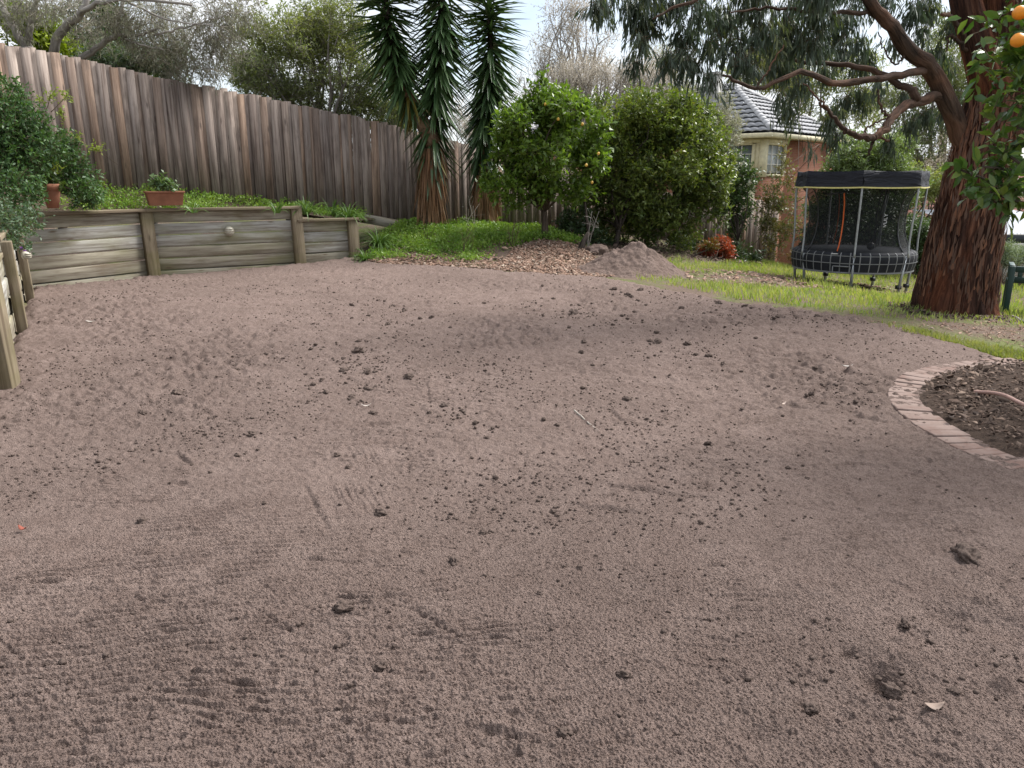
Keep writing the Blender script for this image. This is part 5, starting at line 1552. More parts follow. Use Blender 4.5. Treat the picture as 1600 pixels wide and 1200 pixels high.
# right hand background
bgtree('gum_tree', 'hazy olive gum tree filling the gap left of the red trunk', [(1440,150,60,70,24),(1500,110,60,80,22),(1420,220,40,40,12),(1460,260,45,35,12),(1560,120,60,90,20),(1640,150,60,90,14)], 34,
       dict(ns=3000, nl=7, sl=.6, L=.19, W=.05, up=-.1, droop=.5, twig=.012), L_GREY, B_GREY, r0=.22, n_limbs=22, rc=26, twigmat=B_TWIG)
bgtree('gum_tree', 'distant grey green gum behind the tiled roof', [(1190,110,70,40,24),(1260,120,60,50,20),(1330,150,50,50,16)], 42, dict(ns=2200, nl=7, sl=.6, L=.22, W=.06, droop=.5, up=0, twig=.014), L_OLIVE, B_GREY, r0=.2, n_limbs=16, rc=22, twigmat=B_TWIG)
bgtree('soft_green_tree', 'soft pale green bushy tree behind the trampoline', [(1360,245,70,35,34),(1320,265,45,30,12),(1400,285,50,40,20),(1300,300,40,45,14),(1350,320,70,40,20)], 21.5, dict(ns=4200, nl=7, sl=.26, L=.085, W=.04, up=.4, twig=.005), L_SOFT, B_BROWN, r0=.1, n_limbs=18, rc=16, twigmat=B_TWIGB)
bgtree('shrub', 'dark green shrub filling the space behind the trampoline net', [(1320,345,55,45,30),(1380,350,50,45,24),(1290,360,30,45,10)], 20.2, dict(ns=3200, nl=7, sl=.2, L=.07, W=.036, up=.2), L_HEDGE, B_DARK, r0=.05, n_limbs=10, rc=18)
bgtree('hedge', 'clipped dark green hedge between trampoline and red gum trunk', [(1440,380,34,42,30),(1405,385,30,38,14),(1470,385,30,38,14)], 18.6, dict(ns=3000, nl=7, sl=.14, L=.055, W=.03, up=.3, twig=.003), leafmat('clipped_leaf', [(.045,.085,.03),(.065,.11,.04),(.09,.14,.055)], .42, .45, .22), B_DARK, r0=.04, n_limbs=10, rc=14, cat='hedge', twigmat=B_TWIGB)
bgtree('bush', 'rounded dull green bush above the hedge left of the red tiled roof', [(1430,300,35,25,12),(1470,290,30,30,10)], 26, dict(ns=1100, nl=7, sl=.3, L=.10, W=.045, up=.3), L_OLIVE, B_BROWN, n_limbs=8)
bgtree('bush', 'pinkish brown twiggy bush over the red tiled roof', [(1455,275,26,22,8),(1480,250,20,25,6)], 28.5, dict(ns=420, nl=6, sl=.4, L=.09, W=.03, up=.4, twig=.01), L_BUD, B_BROWN, n_limbs=8, twigmat=B_TWIGB)
bgtree('low_hedge', 'rounded grey green lavender hedge behind the bench', [(1585,400,34,16,20),(1640,398,34,16,14),(1545,405,20,16,6)], 17.5, dict(ns=2200, nl=7, sl=.14, L=.06, W=.014, up=1.2, outw=.5, spread=.5), L_SILVER, B_GREY, r0=.03, n_limbs=8, rc=14, cat='hedge')
C, Rr = pxclumps([(1575,440,30,22),(1620,440,30,22),(1548,445,16,18)], 17.2)
mbt, tw_ = sprigs(C, Rr, 700, 2, .4, .05, .012, up=.9, twig=.006)
rt = thing('low_hedge', 'bare brown woody stems under the lavender hedge', 'hedge', on_ground(1580, 452)); q = MB(); q.add(tw_[0], T=tw_[1]); q.build('stems', B_TWIGB, rt)

# ------------------------------------------------------------------ gum tree with red stringy trunk
def gum():
    rng = np.random.default_rng(52)
    base = on_ground(1490, 486)
    root = thing('stringybark_tree', 'big gum tree with red brown stringy trunk and drooping grey green leaves', 'tree', base)
    d = base[1]
    def trunk(pts, w, n=110, sides=120, name='trunk', flare=0):
        ctl = [np.append(P(x, y, d + o), ww) for (x, y, o), ww in zip(pts, w)]
        pr = smooth_path(ctl, n)
        path, rad = pr[:, :3], pr[:, 3] / 2 * d / FOC
        def wob(t, l):
            lt = l / l.max()
            rdg = .05 * vnoise(t * 7, l * 1.6, 201) + .06 * vnoise(t * 2.2, l * .9, 202) + .04 * vnoise(t * 14, l * 3.0, 203) + .045 * (.4 - np.abs(vnoise(t * 22, l * 3.2, 204)))
            fl = flare * np.exp(-lt * 16) * (1 + .35 * np.cos(t * 5 + 1))
            b = sstep(0, .8, t) * sstep(2 * np.pi, 2 * np.pi - .8, t)
            return 1 + rdg * b + fl
        m = MB(); m.tube(path, rad, sides, wob=wob); return m.build(name, B_GUM, root, True)
    trunk([(1488,520,0),(1492,470,0),(1500,420,0),(1513,350,0),(1530,270,0),(1548,200,0),(1560,140,0),(1563,90,0),(1560,20,0),(1556,-60,0),(1550,-160,0)], [122,112,104,96,88,82,78,62,56,50,44], flare=.26)
    trunk([(1552,165,0),(1540,110,-.1),(1525,60,-.15),(1510,5,-.2),(1500,-60,-.2),(1488,-160,-.2)], [52,48,42,38,34,28], name='fork', n=40, sides=40)
    # loose fibrous strips of bark on the trunk
    ctl = smooth_path([P(x, y, d) for x, y in [(1490,490),(1500,420),(1513,350),(1530,270),(1548,200),(1560,140)]], 60)
    wid = np.interp(np.arange(60), [0, 12, 24, 36, 48, 59], [116, 104, 96, 88, 82, 76]) / 2 * d / FOC
    nS = 2200; ii = rng.uniform(0, 56, nS).astype(int); th = rng.uniform(0, 2 * np.pi, nS)
    e_ = np.stack([np.cos(th), np.sin(th), 0 * th], -1); f_ = np.stack([-np.sin(th), np.cos(th), 0 * th], -1)
    tn = unit(np.gradient(ctl, axis=0))[ii]
    L_ = rng.uniform(.06, .32, nS)[:, None]; w_ = rng.uniform(.003, .02, nS)[:, None]
    c_ = ctl[ii] + e_ * (wid[ii] * 1.045)[:, None]
    td = unit(tn + f_ * rng.normal(0, .10, (nS, 1)) + e_ * rng.normal(.01, .035, (nS, 1)))
    a_ = c_ - td * L_ / 2; b_ = c_ + td * L_ / 2
    V = np.stack([a_ - f_ * w_ * .4, a_ + f_ * w_ * .4, c_ + e_ * .012 + f_ * w_, c_ + e_ * .012 - f_ * w_, b_ + e_ * .004], 1)
    k_ = np.arange(nS)[:, None] * 5
    sm = MB(); sm.add(V.reshape(-1, 3), Q=np.array([0, 1, 2, 3]) + k_, T=np.array([3, 2, 4]) + k_)
    sm.build('bark_strips', leafmat('bark_strip', [(.03,.018,.014),(.085,.045,.034),(.16,.075,.046),(.26,.125,.075),(.13,.09,.072),(.10,.055,.04)], .9, .1, 0.05, (1, 1, 1)), root)
    mb = MB()
    J = lambda pts: [P(*q) for q in pts]
    px = d / FOC
    for pts, w0, w1 in [
        ([(1515,245,d),(1498,200,d),(1480,160,d-.1),(1462,120,d-.2),(1445,98,d-.3),(1418,78,d-.4),(1400,50,d-.5),(1380,28,d-.6),(1362,8,d-.7),(1345,-30,d-.8),(1330,-80,d-1)], 30, 12),
        ([(1472,148,d-.1),(1440,158,d-.4),(1415,165,d-.6),(1397,180,d-.8),(1378,206,d-1),(1364,216,d-1.1)], 15, 9), ([(1364,216,d-1.1),(1340,211,d-1.2),(1318,201,d-1.3),(1300,180,d-1.4),(1280,160,d-1.5)], 9, 3), ([(1366,214,d-1.1),(1362,228,d-1.1),(1354,244,d-1.1)], 5, 2),
        ([(1445,110,d-.3),(1415,116,d-.5),(1380,122,d-.7),(1330,128,d-.9),(1298,131,d-1.1),(1272,117,d-1.3),(1250,112,d-1.4),(1215,128,d-1.6),(1180,139,d-1.7),(1150,124,d-1.8),(1130,118,d-1.9)], 11, 3),
        ([(1432,157,d-.5),(1425,140,d-.5),(1405,131,d-.4),(1365,110,d-.3),(1320,102,d-.2),(1250,96,d),(1200,75,d+.1),(1150,60,d+.2)], 12, 3),
        ([(1368,18,d-.6),(1330,20,d-.8),(1270,18,d-1),(1200,12,d-1.2),(1140,20,d-1.4)], 7, 2), ([(1390,220,d-.9),(1352,205,d-.9),(1392,180,d-.9)], 3, 2), ([(1390,185,d-.8),(1375,165,d-.9),(1372,140,d-1)], 4, 2),
        ([(1345,-30,d-.8),(1250,-40,d-1),(1150,-20,d-1.2),(1060,10,d-1.4),(1020,30,d-1.5)], 9, 2), ([(1150,-20,d-1.2),(1040,-30,d-1.6),(960,-10,d-1.9)], 6, 2), ([(1180,139,d-1.7),(1200,110,d-1.7),(1225,70,d-1.7)], 3, 1.5),
        ([(1150,60,d+.2),(1110,80,d+.2),(1080,95,d+.2)], 3, 1.5), ([(1515,75,d-.15),(1490,30,d-.4),(1470,22,d-.6)], 8, 4), ([(1510,80,d-.2),(1485,55,d-.3),(1478,80,d-.3)], 6, 2), ([(1300,180,d-1.4),(1285,160,d-1.5),(1255,130,d-1.5)], 4, 1.5),
        ([(1418,78,d-.4),(1400,100,d-.5),(1380,75,d-.6),(1372,50,d-.7)], 3, 1.5)]:
        pr = smooth_path(J(pts), 26, .008, rng); mb.tube(pr, np.linspace(w0, w1, 26) / 2 * px, 12, wob=lambda t, l: 1 + .10 * vnoise(t * 2.5, l * 5, 210))
    br = mb.build('branches', B_GUM2, root, True)
    cl = [(940,12,18,24),(955,-15,20,20),(985,18,16,22),(1008,38,20,22),(1000,5,24,20),(990,98,14,18),(1002,70,10,16),(1045,10,26,22),(1070,60,20,26),(1045,96,20,20),(1075,92,16,20),(1090,20,26,24),(1112,70,18,22),(1109,122,16,18),(1085,110,12,16),
          (1130,30,28,26),(1150,70,24,24),(1165,98,24,18),(1195,56,26,26),(1180,15,28,22),(1222,100,26,20),(1236,50,28,26),(1230,15,28,22),(1265,70,24,26),(1232,178,16,20),(1222,150,12,16),(1288,58,28,28),(1280,15,26,22),(1323,30,28,26),(1320,75,22,24),(1349,64,18,22),
          (1290,112,16,14),(1320,160,16,18),(1346,148,16,18),(1294,200,16,22),(1310,215,16,16),(1300,180,16,20),(1265,232,8,14),(1425,20,24,26),(1450,10,22,22),(1440,50,16,18),(1466,78,18,14),(1475,100,14,14),(1448,180,16,18),(1425,195,14,16),(1480,170,14,14),
          (1390,222,14,14),(1375,130,14,18),(1400,60,16,20),(1360,90,14,16),(1410,150,12,14),(1505,160,12,18),(1340,100,16,16),(1250,130,16,14),(1490,40,18,20),(1380,5,24,20),(1340,-10,26,22),(1180,-25,40,26),(1090,-30,40,26),(1280,-25,40,26),(1020,-25,30,22)]
    C, Rr = pxclumps([(a, b, c_ * 1.0, e * 1.0) for a, b, c_, e in cl], d - .8, jit=1.6, rng=rng)
    big_ = np.array([a for a, b, c_, e in cl]) > 1285
    C[big_] = C[big_] * np.array((1, 1, 1)) ; sc_ = np.where(big_, 1.16, 1.0)[:, None]; C = np.array((0, 0, EYE)) + (C - np.array((0, 0, EYE))) * sc_; Rr = Rr * np.where(big_, .95, 1.0)[:, None]
    m, t = sprigs(C, Rr * np.array((.9, .9, .88)), 2100, 8, .22, .115, .017, up=-.75, droop=1.15, outw=.45, shell=2.4, spread=.42, twig=.003, rng=rng, lenvar=.25)
    m.build('crown', L_GUM, root)
    m, t2 = sprigs(C[::3], Rr[::3] * 1.1, 260, 8, .2, .11, .017, up=-.6, droop=1.0, outw=.45, shell=2.4, spread=.5, rng=rng)
    m.build('pale_leaves', L_GUMY, root)
    q = MB(); q.add(t[0], T=t[1]); q.build('twigs', B_TWIGB, root)
gum()

# ------------------------------------------------------------------ orange tree in the mulch bed
def orange_tree():
    rng = np.random.default_rng(63)
    base = np.array((4.75, 4.75, .08))
    root = thing('orange_tree', 'glossy leafed orange tree hanging into the right edge with ripe oranges', 'orange tree', base)
    C, Rr = pxclumps([(1560,60,30,30,4.3),(1590,110,40,40,4.3),(1540,85,22,24,4.2),(1570,150,36,30,4.25),(1530,120,18,16,4.3),(1590,200,34,34,4.25),(1560,230,36,26,4.2),(1535,260,34,20,4.2),(1580,280,34,34,4.2),(1545,300,30,22,4.15),(1580,320,28,22,4.2),(1500,265,14,8,4.2),(1590,20,30,34,4.3),(1545,30,14,14,4.3),
                      (1650,100,60,80,4.4),(1650,240,50,70,4.4),(1700,0,80,90,4.5),(1720,200,80,120,4.5)], 0.0, rng=rng)
    m, t = sprigs(C, Rr, 270, 7, .16, .080, .034, up=.35, droop=.15, outw=.6, shell=2.4, spread=.8, twig=.003, detail=True, curl=.12, rng=rng)
    m.build('crown', L_ORANGE, root)
    # rest of the crown outside the picture, all round the trunk
    dd = unit(rng.normal(0, 1, (46, 3))); r = rng.uniform(.3, 1, 46) ** .4
    C2 = np.array((4.6, 4.75, 2.1)) + dd * r[:, None] * np.array((1.25, 1.35, .95)); 
    keep = C2[:, 0] / C2[:, 1] * 1 > .78
    C2 = C2[keep]
    m, _ = sprigs(C2, np.full((len(C2), 3), .3), 260, 7, .18, .10, .045, rng=rng); m.build('outer_leaves', L_ORANGE, root)
    woody(root, base, np.vstack([C, C2]), .06, B_BROWN, n_limbs=30, fork_h=.32, rng=rng)
    q = MB(); q.add(t[0], T=t[1]); q.build('twigs', B_TWIGB, root)
    fruit_parts(root, [P(1591, 63, 4.1), P(1594, 20, 4.15), P(1640, 150, 4.2)], .036, M_ORANGE, rng, 'orange', .95)
orange_tree()

# ------------------------------------------------------------------ plants of the raised bed
def vine():
    rng = np.random.default_rng(71)
    b = np.array((-7.6, 11.0, 1.1)); b[2] = bed_z(-7.6, 11.0)
    root = thing('bushy_vine', 'sprawling glossy green vine bush with purple flowers over the wall corner', 'bush', b)
    cl = [(10,150,35,26,10.8),(30,190,40,30,10.8),(55,225,45,30,10.9),(20,240,45,40,10.6),(90,250,42,26,11.7),(50,275,34,30,11.2),(118,280,34,26,11.9),(130,300,30,22,11.7),(20,300,45,40,10.2),(145,310,18,12,12.0),(-20,200,50,80,10.5),(100,225,20,16,11.5),
          (0,355,30,34,8.7),(25,372,20,20,8.9),(38,350,16,16,9.2),(10,340,34,26,9.4),(35,350,26,22,9.4),(15,372,24,18,9.2),(50,338,20,16,9.6),(40,385,10,8,9.0),(-20,340,40,50,9.3),(-40,390,40,40,8.8)]
    C, Rr = pxclumps(cl, 0.0, rng=rng)
    lowc = C[:, 1] < 9.8
    m, t = sprigs(C[~lowc], Rr[~lowc], 2300, 8, .16, .058, .026, up=.3, outw=.8, shell=3, twig=.003, rng=rng, cut=lambda p: p[:, 2] > 0.95)
    m.build('crown', L_VINE, root)
    m, t2 = sprigs(C[lowc], Rr[lowc], 620, 8, .13, .045, .02, up=.3, outw=.8, shell=2.6, twig=.003, rng=rng)
    m.build('overhanging_leaves', leafmat('dull_vine_leaf', [(.05,.09,.05),(.08,.13,.07),(.11,.16,.09)], .5, .3, .25), root)
    Ct, Rt_ = pxclumps([(80,150,8,12,11.4),(105,150,10,6,11.5),(66,155,6,6,11.3),(98,185,6,10,11.5),(118,215,6,6,11.6),(150,232,14,4,11.9),(90,262,10,6,11.0),(130,300,20,14,11.9)], 0.0, rng=rng)
    m, t3 = sprigs(Ct, Rt_, 90, 7, .14, .05, .022, up=.8, rng=rng, twig=.003); m.build('young_leaves', L_VINETIP, root)
    tb = MB(); tb.tube(smooth_path([P(60,200,11.2), P(75,165,11.4), P(80,140,11.4)], 10), np.linspace(.008, .003, 10), 5); tb.tube(smooth_path([P(80,175,11.3), P(95,160,11.4), P(108,146,11.5)], 10), np.linspace(.007, .003, 10), 5); tb.tube(smooth_path([P(110,225,11.5), P(140,228,11.8), P(185,258,12.2)], 10), np.linspace(.006, .002, 10), 5)
    tb.tube(smooth_path([P(92,230,11.3), P(98,200,11.5), P(100,172,11.5)], 10), np.linspace(.007, .003, 10), 5)
    for tt in (t, t2, t3): tb.add(tt[0], T=tt[1])
    tb.build('stems', B_TWIGB, root)
    woody(root, b, C[~lowc], .04, B_BROWN, n_limbs=12, fork_h=.15, rng=rng)
    pm = leafmat('purple_petal', [(.18, .07, .28), (.26, .12, .38)], .6, .2, .3, (1, 1, 1))
    for q in [(4,377,8.95),(34,388,8.85),(40,393,8.8),(1,382,8.9)]:
        p = P(*q); a = np.linspace(0, 2 * np.pi, 6)[:-1]
        ax = np.stack([np.cos(a), -.3 + 0 * a, np.sin(a)], -1); f = MB(); add_leaves(f, leaves(np.repeat(p[None], 5, 0), ax, .03, .026, .1)); f.build('flower', pm, root)
vine()
def pot_plants():
    rng = np.random.default_rng(72)
    c = POT + (0, 0, .42); root = thing('potted_plant', 'leafy plant growing in the round terracotta pot', 'plant', POT + (0, 0, .30))
    m, t = sprigs([c, c + (-.12, -.02, -.02), c + (.1, 0, -.02), c + (.02, 0, .12)], [(.12, .12, .10)] * 4, 60, 6, .12, .07, .035, rng=rng, up=.3, twig=.003); m.build('foliage', L_MID, root)
    q = MB(); q.add(t[0], T=t[1]); q.build('stems', B_TWIGB, root)
    c = PLANTER + (0, 0, .36); root = thing('potted_plant', 'small leafy plant growing in the rectangular planter', 'plant', PLANTER + (0, 0, .19))
    m, t = sprigs([c, c + (-.15, 0, -.03), c + (.13, 0, -.05), c + (.0, 0, .06)], [(.13, .09, .09)] * 4, 55, 6, .13, .075, .04, rng=rng, up=.5, twig=.004); m.build('foliage', leafmat('planter_leaf', [(.06,.11,.05),(.10,.17,.06),(.15,.21,.09)], .45, .4, .3), root)
    q = MB(); q.add(t[0], T=t[1]); q.build('stems', B_TWIGB, root)
pot_plants()
def strap_plant(label, base, n, L, rng):
    root = thing('strap_leaf_plant', label, 'plant', base)
    az = rng.uniform(0, 2 * np.pi, n); el = rng.uniform(R(35), R(80), n)
    d = np.stack([np.cos(az) * np.cos(el), np.sin(az) * np.cos(el), np.sin(el)], -1)
    b = np.asarray(base) + np.stack([np.cos(az), np.sin(az), 0 * az], -1) * rng.uniform(0, .06, n)[:, None]
    m = MB(); sword(m, b, d, L * rng.uniform(.6, 1.15, n), rng.uniform(.018, .03, n), rng.uniform(1.2, 2.8, n), rng); m.build('leaves', L_STRAP, root)
rs2 = np.random.default_rng(73)
def on_bed(px, py, d): 
    p = P(px, py, d); p[2] = bed_z(p[0], p[1]); return p
strap_plant('tuft of arching strap leaves at the right post top of the sleeper wall', on_bed(478, 330, 14.55), 60, .45, rs2)
strap_plant('tuft of arching strap leaves above the low end panel', on_bed(545, 335, 15.3), 75, .5, rs2)
strap_plant('pale tuft of strap leaves behind the low end panel', on_bed(520, 332, 15.6), 45, .45, rs2)
strap_plant('large mound of strap leaves below the last wall post', on_ground(592, 388), 110, .62, rs2)
strap_plant('small mound of strap leaves at the foot of the last wall post', on_ground(572, 410), 60, .4, rs2)
strap_plant('hanging tuft of strap leaves on the cap over the caged light', on_bed(432, 324, 14.0), 22, .35, rs2)
strap_plant('wispy tuft of strap leaves on the cap right of the planter', on_bed(302, 326, 13.3), 14, .3, rs2)
C, Rr = pxclumps([(552,405,10,8),(540,410,8,5),(560,398,8,8)], 15.1)
plant('weed', 'small dark leafy weed at the foot of the low end panel', 'plant', on_ground(550, 413), C, Rr, dict(ns=60, nl=6, sl=.1, L=.06, W=.035), L_MID, None)
# weeds of the raised bed (ground cover)
def bed_weeds():
    rng = np.random.default_rng(74); n = 5200
    i = rng.uniform(0, 1, n); a = rng.uniform(.06, 1.0, n)
    r = (a * (BEDV.shape[0] - 1)).astype(int); c = (i * (BEDV.shape[1] - 1)).astype(int)
    p = BEDV[r, c] + rng.normal(0, .05, (n, 3)) * (1, 1, 0)
    u = p[:, 0] / p[:, 1]
    ok = (u > -.58) & (p[:, 1] > 11.6) & (fbm(p[:, 0] * 1.6, p[:, 1] * 1.6, 81, 3) + rng.normal(0, .15, n) > -.22) & ~((p[:, 0] > -4.0) & (rng.uniform(0, 1, n) < .6))
    p = p[ok]; n = len(p)
    hgt = .10 + .10 * (fbm(p[:, 0] * 2, p[:, 1] * 2, 82, 2) + .5)
    k = 6
    b = np.repeat(p, k, 0) + rng.normal(0, .035, (n * k, 3)) * (1, 1, 0); b[:, 2] += rng.uniform(0, 1, n * k) * np.repeat(hgt, k)
    ax = unit(rng.normal(0, 1, (n * k, 3)) + (0, 0, .6))
    m = MB(); add_leaves(m, leaves(b, ax, rng.uniform(.03, .07, n * k), rng.uniform(.016, .03, n * k), rng=rng))
    tag(m.build('weeds', L_WEED), 'bright green weeds covering the raised bed', 'weeds', kind='stuff')
bed_weeds()
# bank between topsoil and fence: weeds, bark, litter
BANK = gpoly([(575,408),(585,385),(600,365),(640,352),(720,350),(800,352),(850,362),(900,376),(915,384),(880,380),(850,378),(815,382),(795,395),(770,406),(740,412),(690,410),(640,406)])
def bank():
    rng = np.random.default_rng(75)
    p = sample_poly(BANK, 7200, rng)
    f = fbm(p[:, 0] * 1.3, p[:, 1] * 1.3, 83, 3) + rng.normal(0, .13, len(p))
    p = p[f > -.20]; n = len(p)
    z = TZ(p[:, 0], p[:, 1]); hgt = .06 + .16 * np.clip(fbm(p[:, 0] * 1.3, p[:, 1] * 1.3, 83, 3) + .45, 0, 1)
    k = 7
    b = np.repeat(np.c_[p, z], k, 0) + rng.normal(0, .04, (n * k, 3)) * (1, 1, 0); b[:, 2] += rng.uniform(0, 1, n * k) * np.repeat(hgt, k)
    ax = unit(rng.normal(0, 1, (n * k, 3)) + (0, 0, .6))
    m = MB(); add_leaves(m, leaves(b, ax, rng.uniform(.03, .07, n * k), rng.uniform(.018, .034, n * k), rng=rng))
    tag(m.build('weeds', L_WEED), 'bright green weeds covering the bank under the yuccas', 'weeds', kind='stuff')
    M = gpoly([(790,408),(800,392),(820,383),(850,378),(890,382),(915,392),(930,405),(935,420),(900,430),(860,428),(820,424),(780,418)])
    xy = sample_poly(M, 7000, rng); chips('bark_chips', 'reddish brown bark chips heaped round the lemon tree', xy, np.maximum(TZ(xy[:, 0], xy[:, 1]), surf(xy[:, 0], xy[:, 1])) + .01, .055, M_CHIPR, rng, .03, .5)
    S = gpoly([(575,412),(580,402),(640,398),(700,404),(760,404),(790,404),(800,420),(860,428),(930,426),(960,434),(900,434),(820,428),(760,422),(700,420),(640,417),(600,415)])
    xy = sample_poly(S, 2600, rng); chips('leaf_litter', 'dry leaves and bark littering the edge of the bank', xy, np.maximum(TZ(xy[:, 0], xy[:, 1]), surf(xy[:, 0], xy[:, 1])) + .01, .06, M_CHIPR, rng, .02, .35)
    xy = sample_poly(BANK, 1500, rng); chips('leaf_litter', 'dry leaves lying among the weeds of the bank', xy, TZ(xy[:, 0], xy[:, 1]) + .02, .06, M_CHIPR, rng, .03, .5)
bank()
UND = gpoly([(885,398),(930,402),(985,400),(1060,408),(1140,412),(1190,416),(1180,405),(1080,385),(1000,375),(900,380)])
rng_u = np.random.default_rng(79)
xy = sample_poly(UND, 3800, rng_u); chips('leaf_litter', 'leaf litter coloured dark for the shade under the dense bush along the back fence', xy, TZ(xy[:, 0], xy[:, 1]) + .015, .07, M_CHIPD, rng_u, .03, .4)  # litter in dark chips, putting the bush's shade into the ground colour
# bare stems and sticks
def stems(name, label, cat, base, tips, r, mat, rng, loc=None):
    base = np.asarray(base, float)
    m = MB()
    for t in tips:
        m.tube(smooth_path([base, base + (t - base) * .5 + rng.normal(0, .03, 3), t], 10), np.linspace(r, r * .35, 10), 6)
        for _ in range(3):
            f = rng.uniform(.4, .85); q = base + (t - base) * f
            m.tube(smooth_path([q, q + rng.normal(0, .08, 3) + (0, 0, .1), q + rng.normal(0, .14, 3) + (0, 0, .2)], 6), np.linspace(r * .5, r * .2, 6), 5)
    o = m.build(name, mat, smooth=True, loc=base); tag(o, label, cat)
rs3 = np.random.default_rng(76)
b = on_ground(724, 400); stems('dead_weed', 'thin dark bare stems standing in the weeds below the two yuccas', 'plant', b, [P(732,352,b[1]), P(722,362,b[1]), P(740,368,b[1])], .008, B_TWIGB, rs3)
b = on_ground(800, 388); stems('dead_weed', 'dark bare forked stem at the edge of the bark chips', 'plant', b, [P(805,340,b[1]), P(795,352,b[1]), P(812,345,b[1])], .010, B_TWIGB, rs3)
b = on_ground(668, 380); stems('dead_weed', 'pale dry twining stems in front of the trunk of the twin headed yucca', 'plant', b, [P(652,320,b[1]), P(662,335,b[1]), P(690,325,b[1])], .005, B_TWIGB, rs3)
b = on_ground(742, 362); stems('dead_weed', 'pale dry twining stems before the fence between the two yuccas', 'plant', b, [P(735,320,b[1]), P(742,330,b[1]), P(728,335,b[1])], .007, B_TWIGP, rs3)
b = on_ground(918, 392); stems('bare_sapling', 'pale bare forked sapling in front of the dark bush', 'sapling', b, [P(925,330,b[1]), P(936,330,b[1])], .012, B_PALE, rs3)
def stick(label, pts, r, mat, lift=.02):
    q = [on_ground(*p) for p in pts]
    q = [np.array((x[0], x[1], max(x[2], float(surf(x[0], x[1])[0])) + lift)) for x in q]
    m = MB(); m.tube(smooth_path(q, 12, .004, rs3), np.linspace(r, r * .5, 12), 6); tag(m.build('stick', mat, smooth=True, loc=q[0]), label, 'stick')
stick('pale thin stick lying slanted on the raked soil', [(897,656), (915,672), (935,689)], .006, B_TWIGP, .005)
stick('fallen dark branch lying across the weeds below the bark chips', [(755,409), (785,408), (805,416)], .018, B_BROWN, .04)
stick('weathered stick at the foot of the twin headed yucca', [(680,360), (705,362), (730,366)], .022, B_BROWN, .04)
stick('bleached timber offcut beside the bench', [(1582,497), (1595,503), (1606,508)], .02, B_PALE, .02)

# ------------------------------------------------------------------ lawn
LAWN = gpoly([(985,428),(1010,418),(1060,404),(1100,412),(1150,408),(1200,410),(1250,416),(1350,418),(1440,430),(1470,440),(1560,455),(1680,460),(1700,520),(1600,512),(1545,500),(1490,506),(1420,502),(1340,494),(1250,480),(1150,468),(1060,450),(1000,440)])
STRIP = gpoly([(1375,514),(1430,516),(1480,528),(1540,540),(1600,552),(1680,566),(1680,582),(1600,570),(1540,556),(1470,540),(1410,526)])
def blades(poly, n, rng, dens, hgt, mat, name, label):
    p = sample_poly(poly, n, rng); p = p[dens(p, rng)]; n = len(p)
    z = np.maximum(TZ(p[:, 0], p[:, 1]), np.where(polydist(p[:, 0], p[:, 1], SAND) > -.1, surf(p[:, 0], p[:, 1]), -9)) - .01
    h = hgt(p) * rng.uniform(.5, 1.4, n); az = rng.uniform(0, 6.28, n); w = rng.uniform(.004, .008, n)
    ln = rng.uniform(.15, .75, n) * h
    b = np.c_[p, z]; dr = np.stack([np.cos(az), np.sin(az), 0 * az], -1); sd = np.stack([-np.sin(az + .6), np.cos(az + .6), 0 * az], -1) * w[:, None]
    m1 = b + dr * (ln * .35)[:, None] + np.array((0, 0, 1.0)) * (h * .6)[:, None]; t = b + dr * ln[:, None] + np.array((0, 0, 1.0)) * h[:, None]
    V = np.stack([b - sd, b + sd, m1 + sd * .8, m1 - sd * .8, t], 1)
    k = np.arange(n)[:, None] * 5
    m = MB(); m.add(V.reshape(-1, 3), Q=np.array([0, 1, 2, 3]) + k, T=np.array([3, 2, 4]) + k)
    tag(m.build(name, mat), label, 'grass', kind='stuff')
G_LAWN = leafmat('lawn_blade', [(.14,.22,.035),(.20,.30,.05),(.26,.345,.075),(.33,.35,.13),(.38,.34,.17)], .5, .3, .35)
G_DRY = leafmat('sparse_blade', [(.16,.21,.05),(.22,.25,.08),(.30,.28,.13)], .55, .3, .3)
rl = np.random.default_rng(90)
BARE = gpoly([(1070,428),(1120,424),(1200,430),(1300,440),(1400,452),(1440,466),(1380,462),(1250,452),(1130,446),(1075,440)])
def dens(p, rng):
    f = fbm(p[:, 0] * .9, p[:, 1] * .9, 91, 3); b = polydist(p[:, 0], p[:, 1], BARE)
    return (f + rng.normal(0, .12, len(p)) > -.5 + .75 * sstep(-.25, .25, b))
blades(LAWN, 85000, rl, dens, lambda p: .06 + .06 * (fbm(p[:, 0] * 1.1, p[:, 1] * 1.1, 92, 2) + .5), G_LAWN, 'grass', 'bright green lawn grass round the trampoline and big trunk')
blades(STRIP, 5200, rl, lambda p, r: fbm(p[:, 0] * 1.3, p[:, 1] * 1.3, 93, 3) + r.normal(0, .22, len(p)) > .02, lambda p: .06 + 0 * p[:, 0], G_DRY, 'grass', 'thin strip of sparse grass between topsoil and trampled earth')
xy = sample_poly(BARE, 1600, rl); chips('leaf_litter', 'dry leaves scattered on the thin lawn before the trampoline', xy, TZ(xy[:, 0], xy[:, 1]) + .015, .06, M_CHIPR, rl, .02, .3)
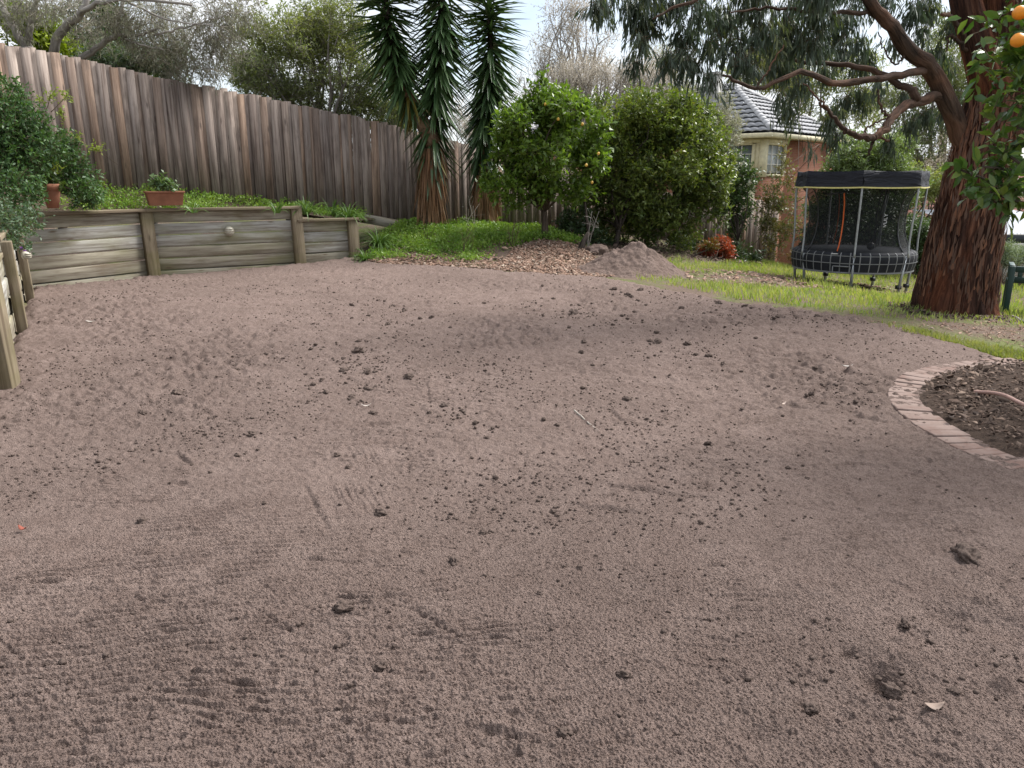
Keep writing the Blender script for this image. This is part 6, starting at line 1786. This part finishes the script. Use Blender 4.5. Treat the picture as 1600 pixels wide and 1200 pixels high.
# trampled earth round the big trunk
EARTH = gpoly([(1330,500),(1400,504),(1490,508),(1545,502),(1620,514),(1680,530),(1680,560),(1600,545),(1530,530),(1450,514),(1390,512)])
xy = sample_poly(EARTH, 1500, rl); chips('earth_crumbs', 'dark crumbs of trampled earth below the big trunk', xy, np.maximum(TZ(xy[:, 0], xy[:, 1]), surf(xy[:, 0], xy[:, 1])) + .0, .022, M_CHIPR, rl, .012, .4)

a_ = rl.uniform(0, 6.28, 800); g0 = on_ground(1490, 490); r_ = .42 + np.abs(rl.normal(0, .2, 800)); xy = np.stack([g0[0] + .05 + r_ * np.cos(a_), g0[1] + .12 + r_ * np.sin(a_)], -1)
chips('bark_litter', 'shed bark and dry leaves round the foot of the big red trunk', xy, TZ(xy[:, 0], xy[:, 1]) + .0, .045, M_CHIPD, rl, .02, .5)
# ------------------------------------------------------------------ fallen leaves on the topsoil
def fallen_leaf(label, px, py, L, W, col, ang):
    q = GZ(px, py); q[2] = float(surf(q[0], q[1])[0]) + .012
    n = 9; s = np.linspace(0, 1, n); wid = W / 2 * np.sin(np.pi * s ** .8)
    ax = rotz(ang); V = np.stack([np.stack([(s - .5) * L, k * wid, .018 * (2 * s - 1) ** 2 + .25 * abs(k) * wid + .004], -1) for k in (-1, 0, 1)], 0)
    V = np.concatenate([V, V[:, ::-1] - (0, 0, .0012)], 1) if False else V
    m = MB(); m.grid(V.reshape(3, n, 3) @ ax + q); o = m.build('fallen_leaf', flat('dry_leaf', col, .7, .3), smooth=True, loc=q)
    md = o.modifiers.new('thickness', 'SOLIDIFY'); md.thickness = .0015
    tag(o, label, 'leaf')
fallen_leaf('pale pink dry leaf beside the deep hollow in the near soil', 1453, 1141, .062, .030, (.22, .165, .135), .1)
fallen_leaf('reddish dry leaf on the rippled soil near the left edge', 40, 851, .05, .02, (.20, .055, .035), -.4)
fallen_leaf('pale leaf shard below the scatter of dark clods', 573, 650, .07, .012, (.55, .5, .45), .3)
fallen_leaf('white leaf scrap left of the brick edging', 1322, 584, .10, .03, (.40, .37, .34), 0)
fallen_leaf('tiny pale leaf scrap in front of the first sleeper bay', 143, 512, .10, .04, (.40, .37, .33), .2)
fallen_leaf('pinkish leaf scrap between clods and brick edging', 1222, 645, .06, .02, (.5, .40, .34), .5)
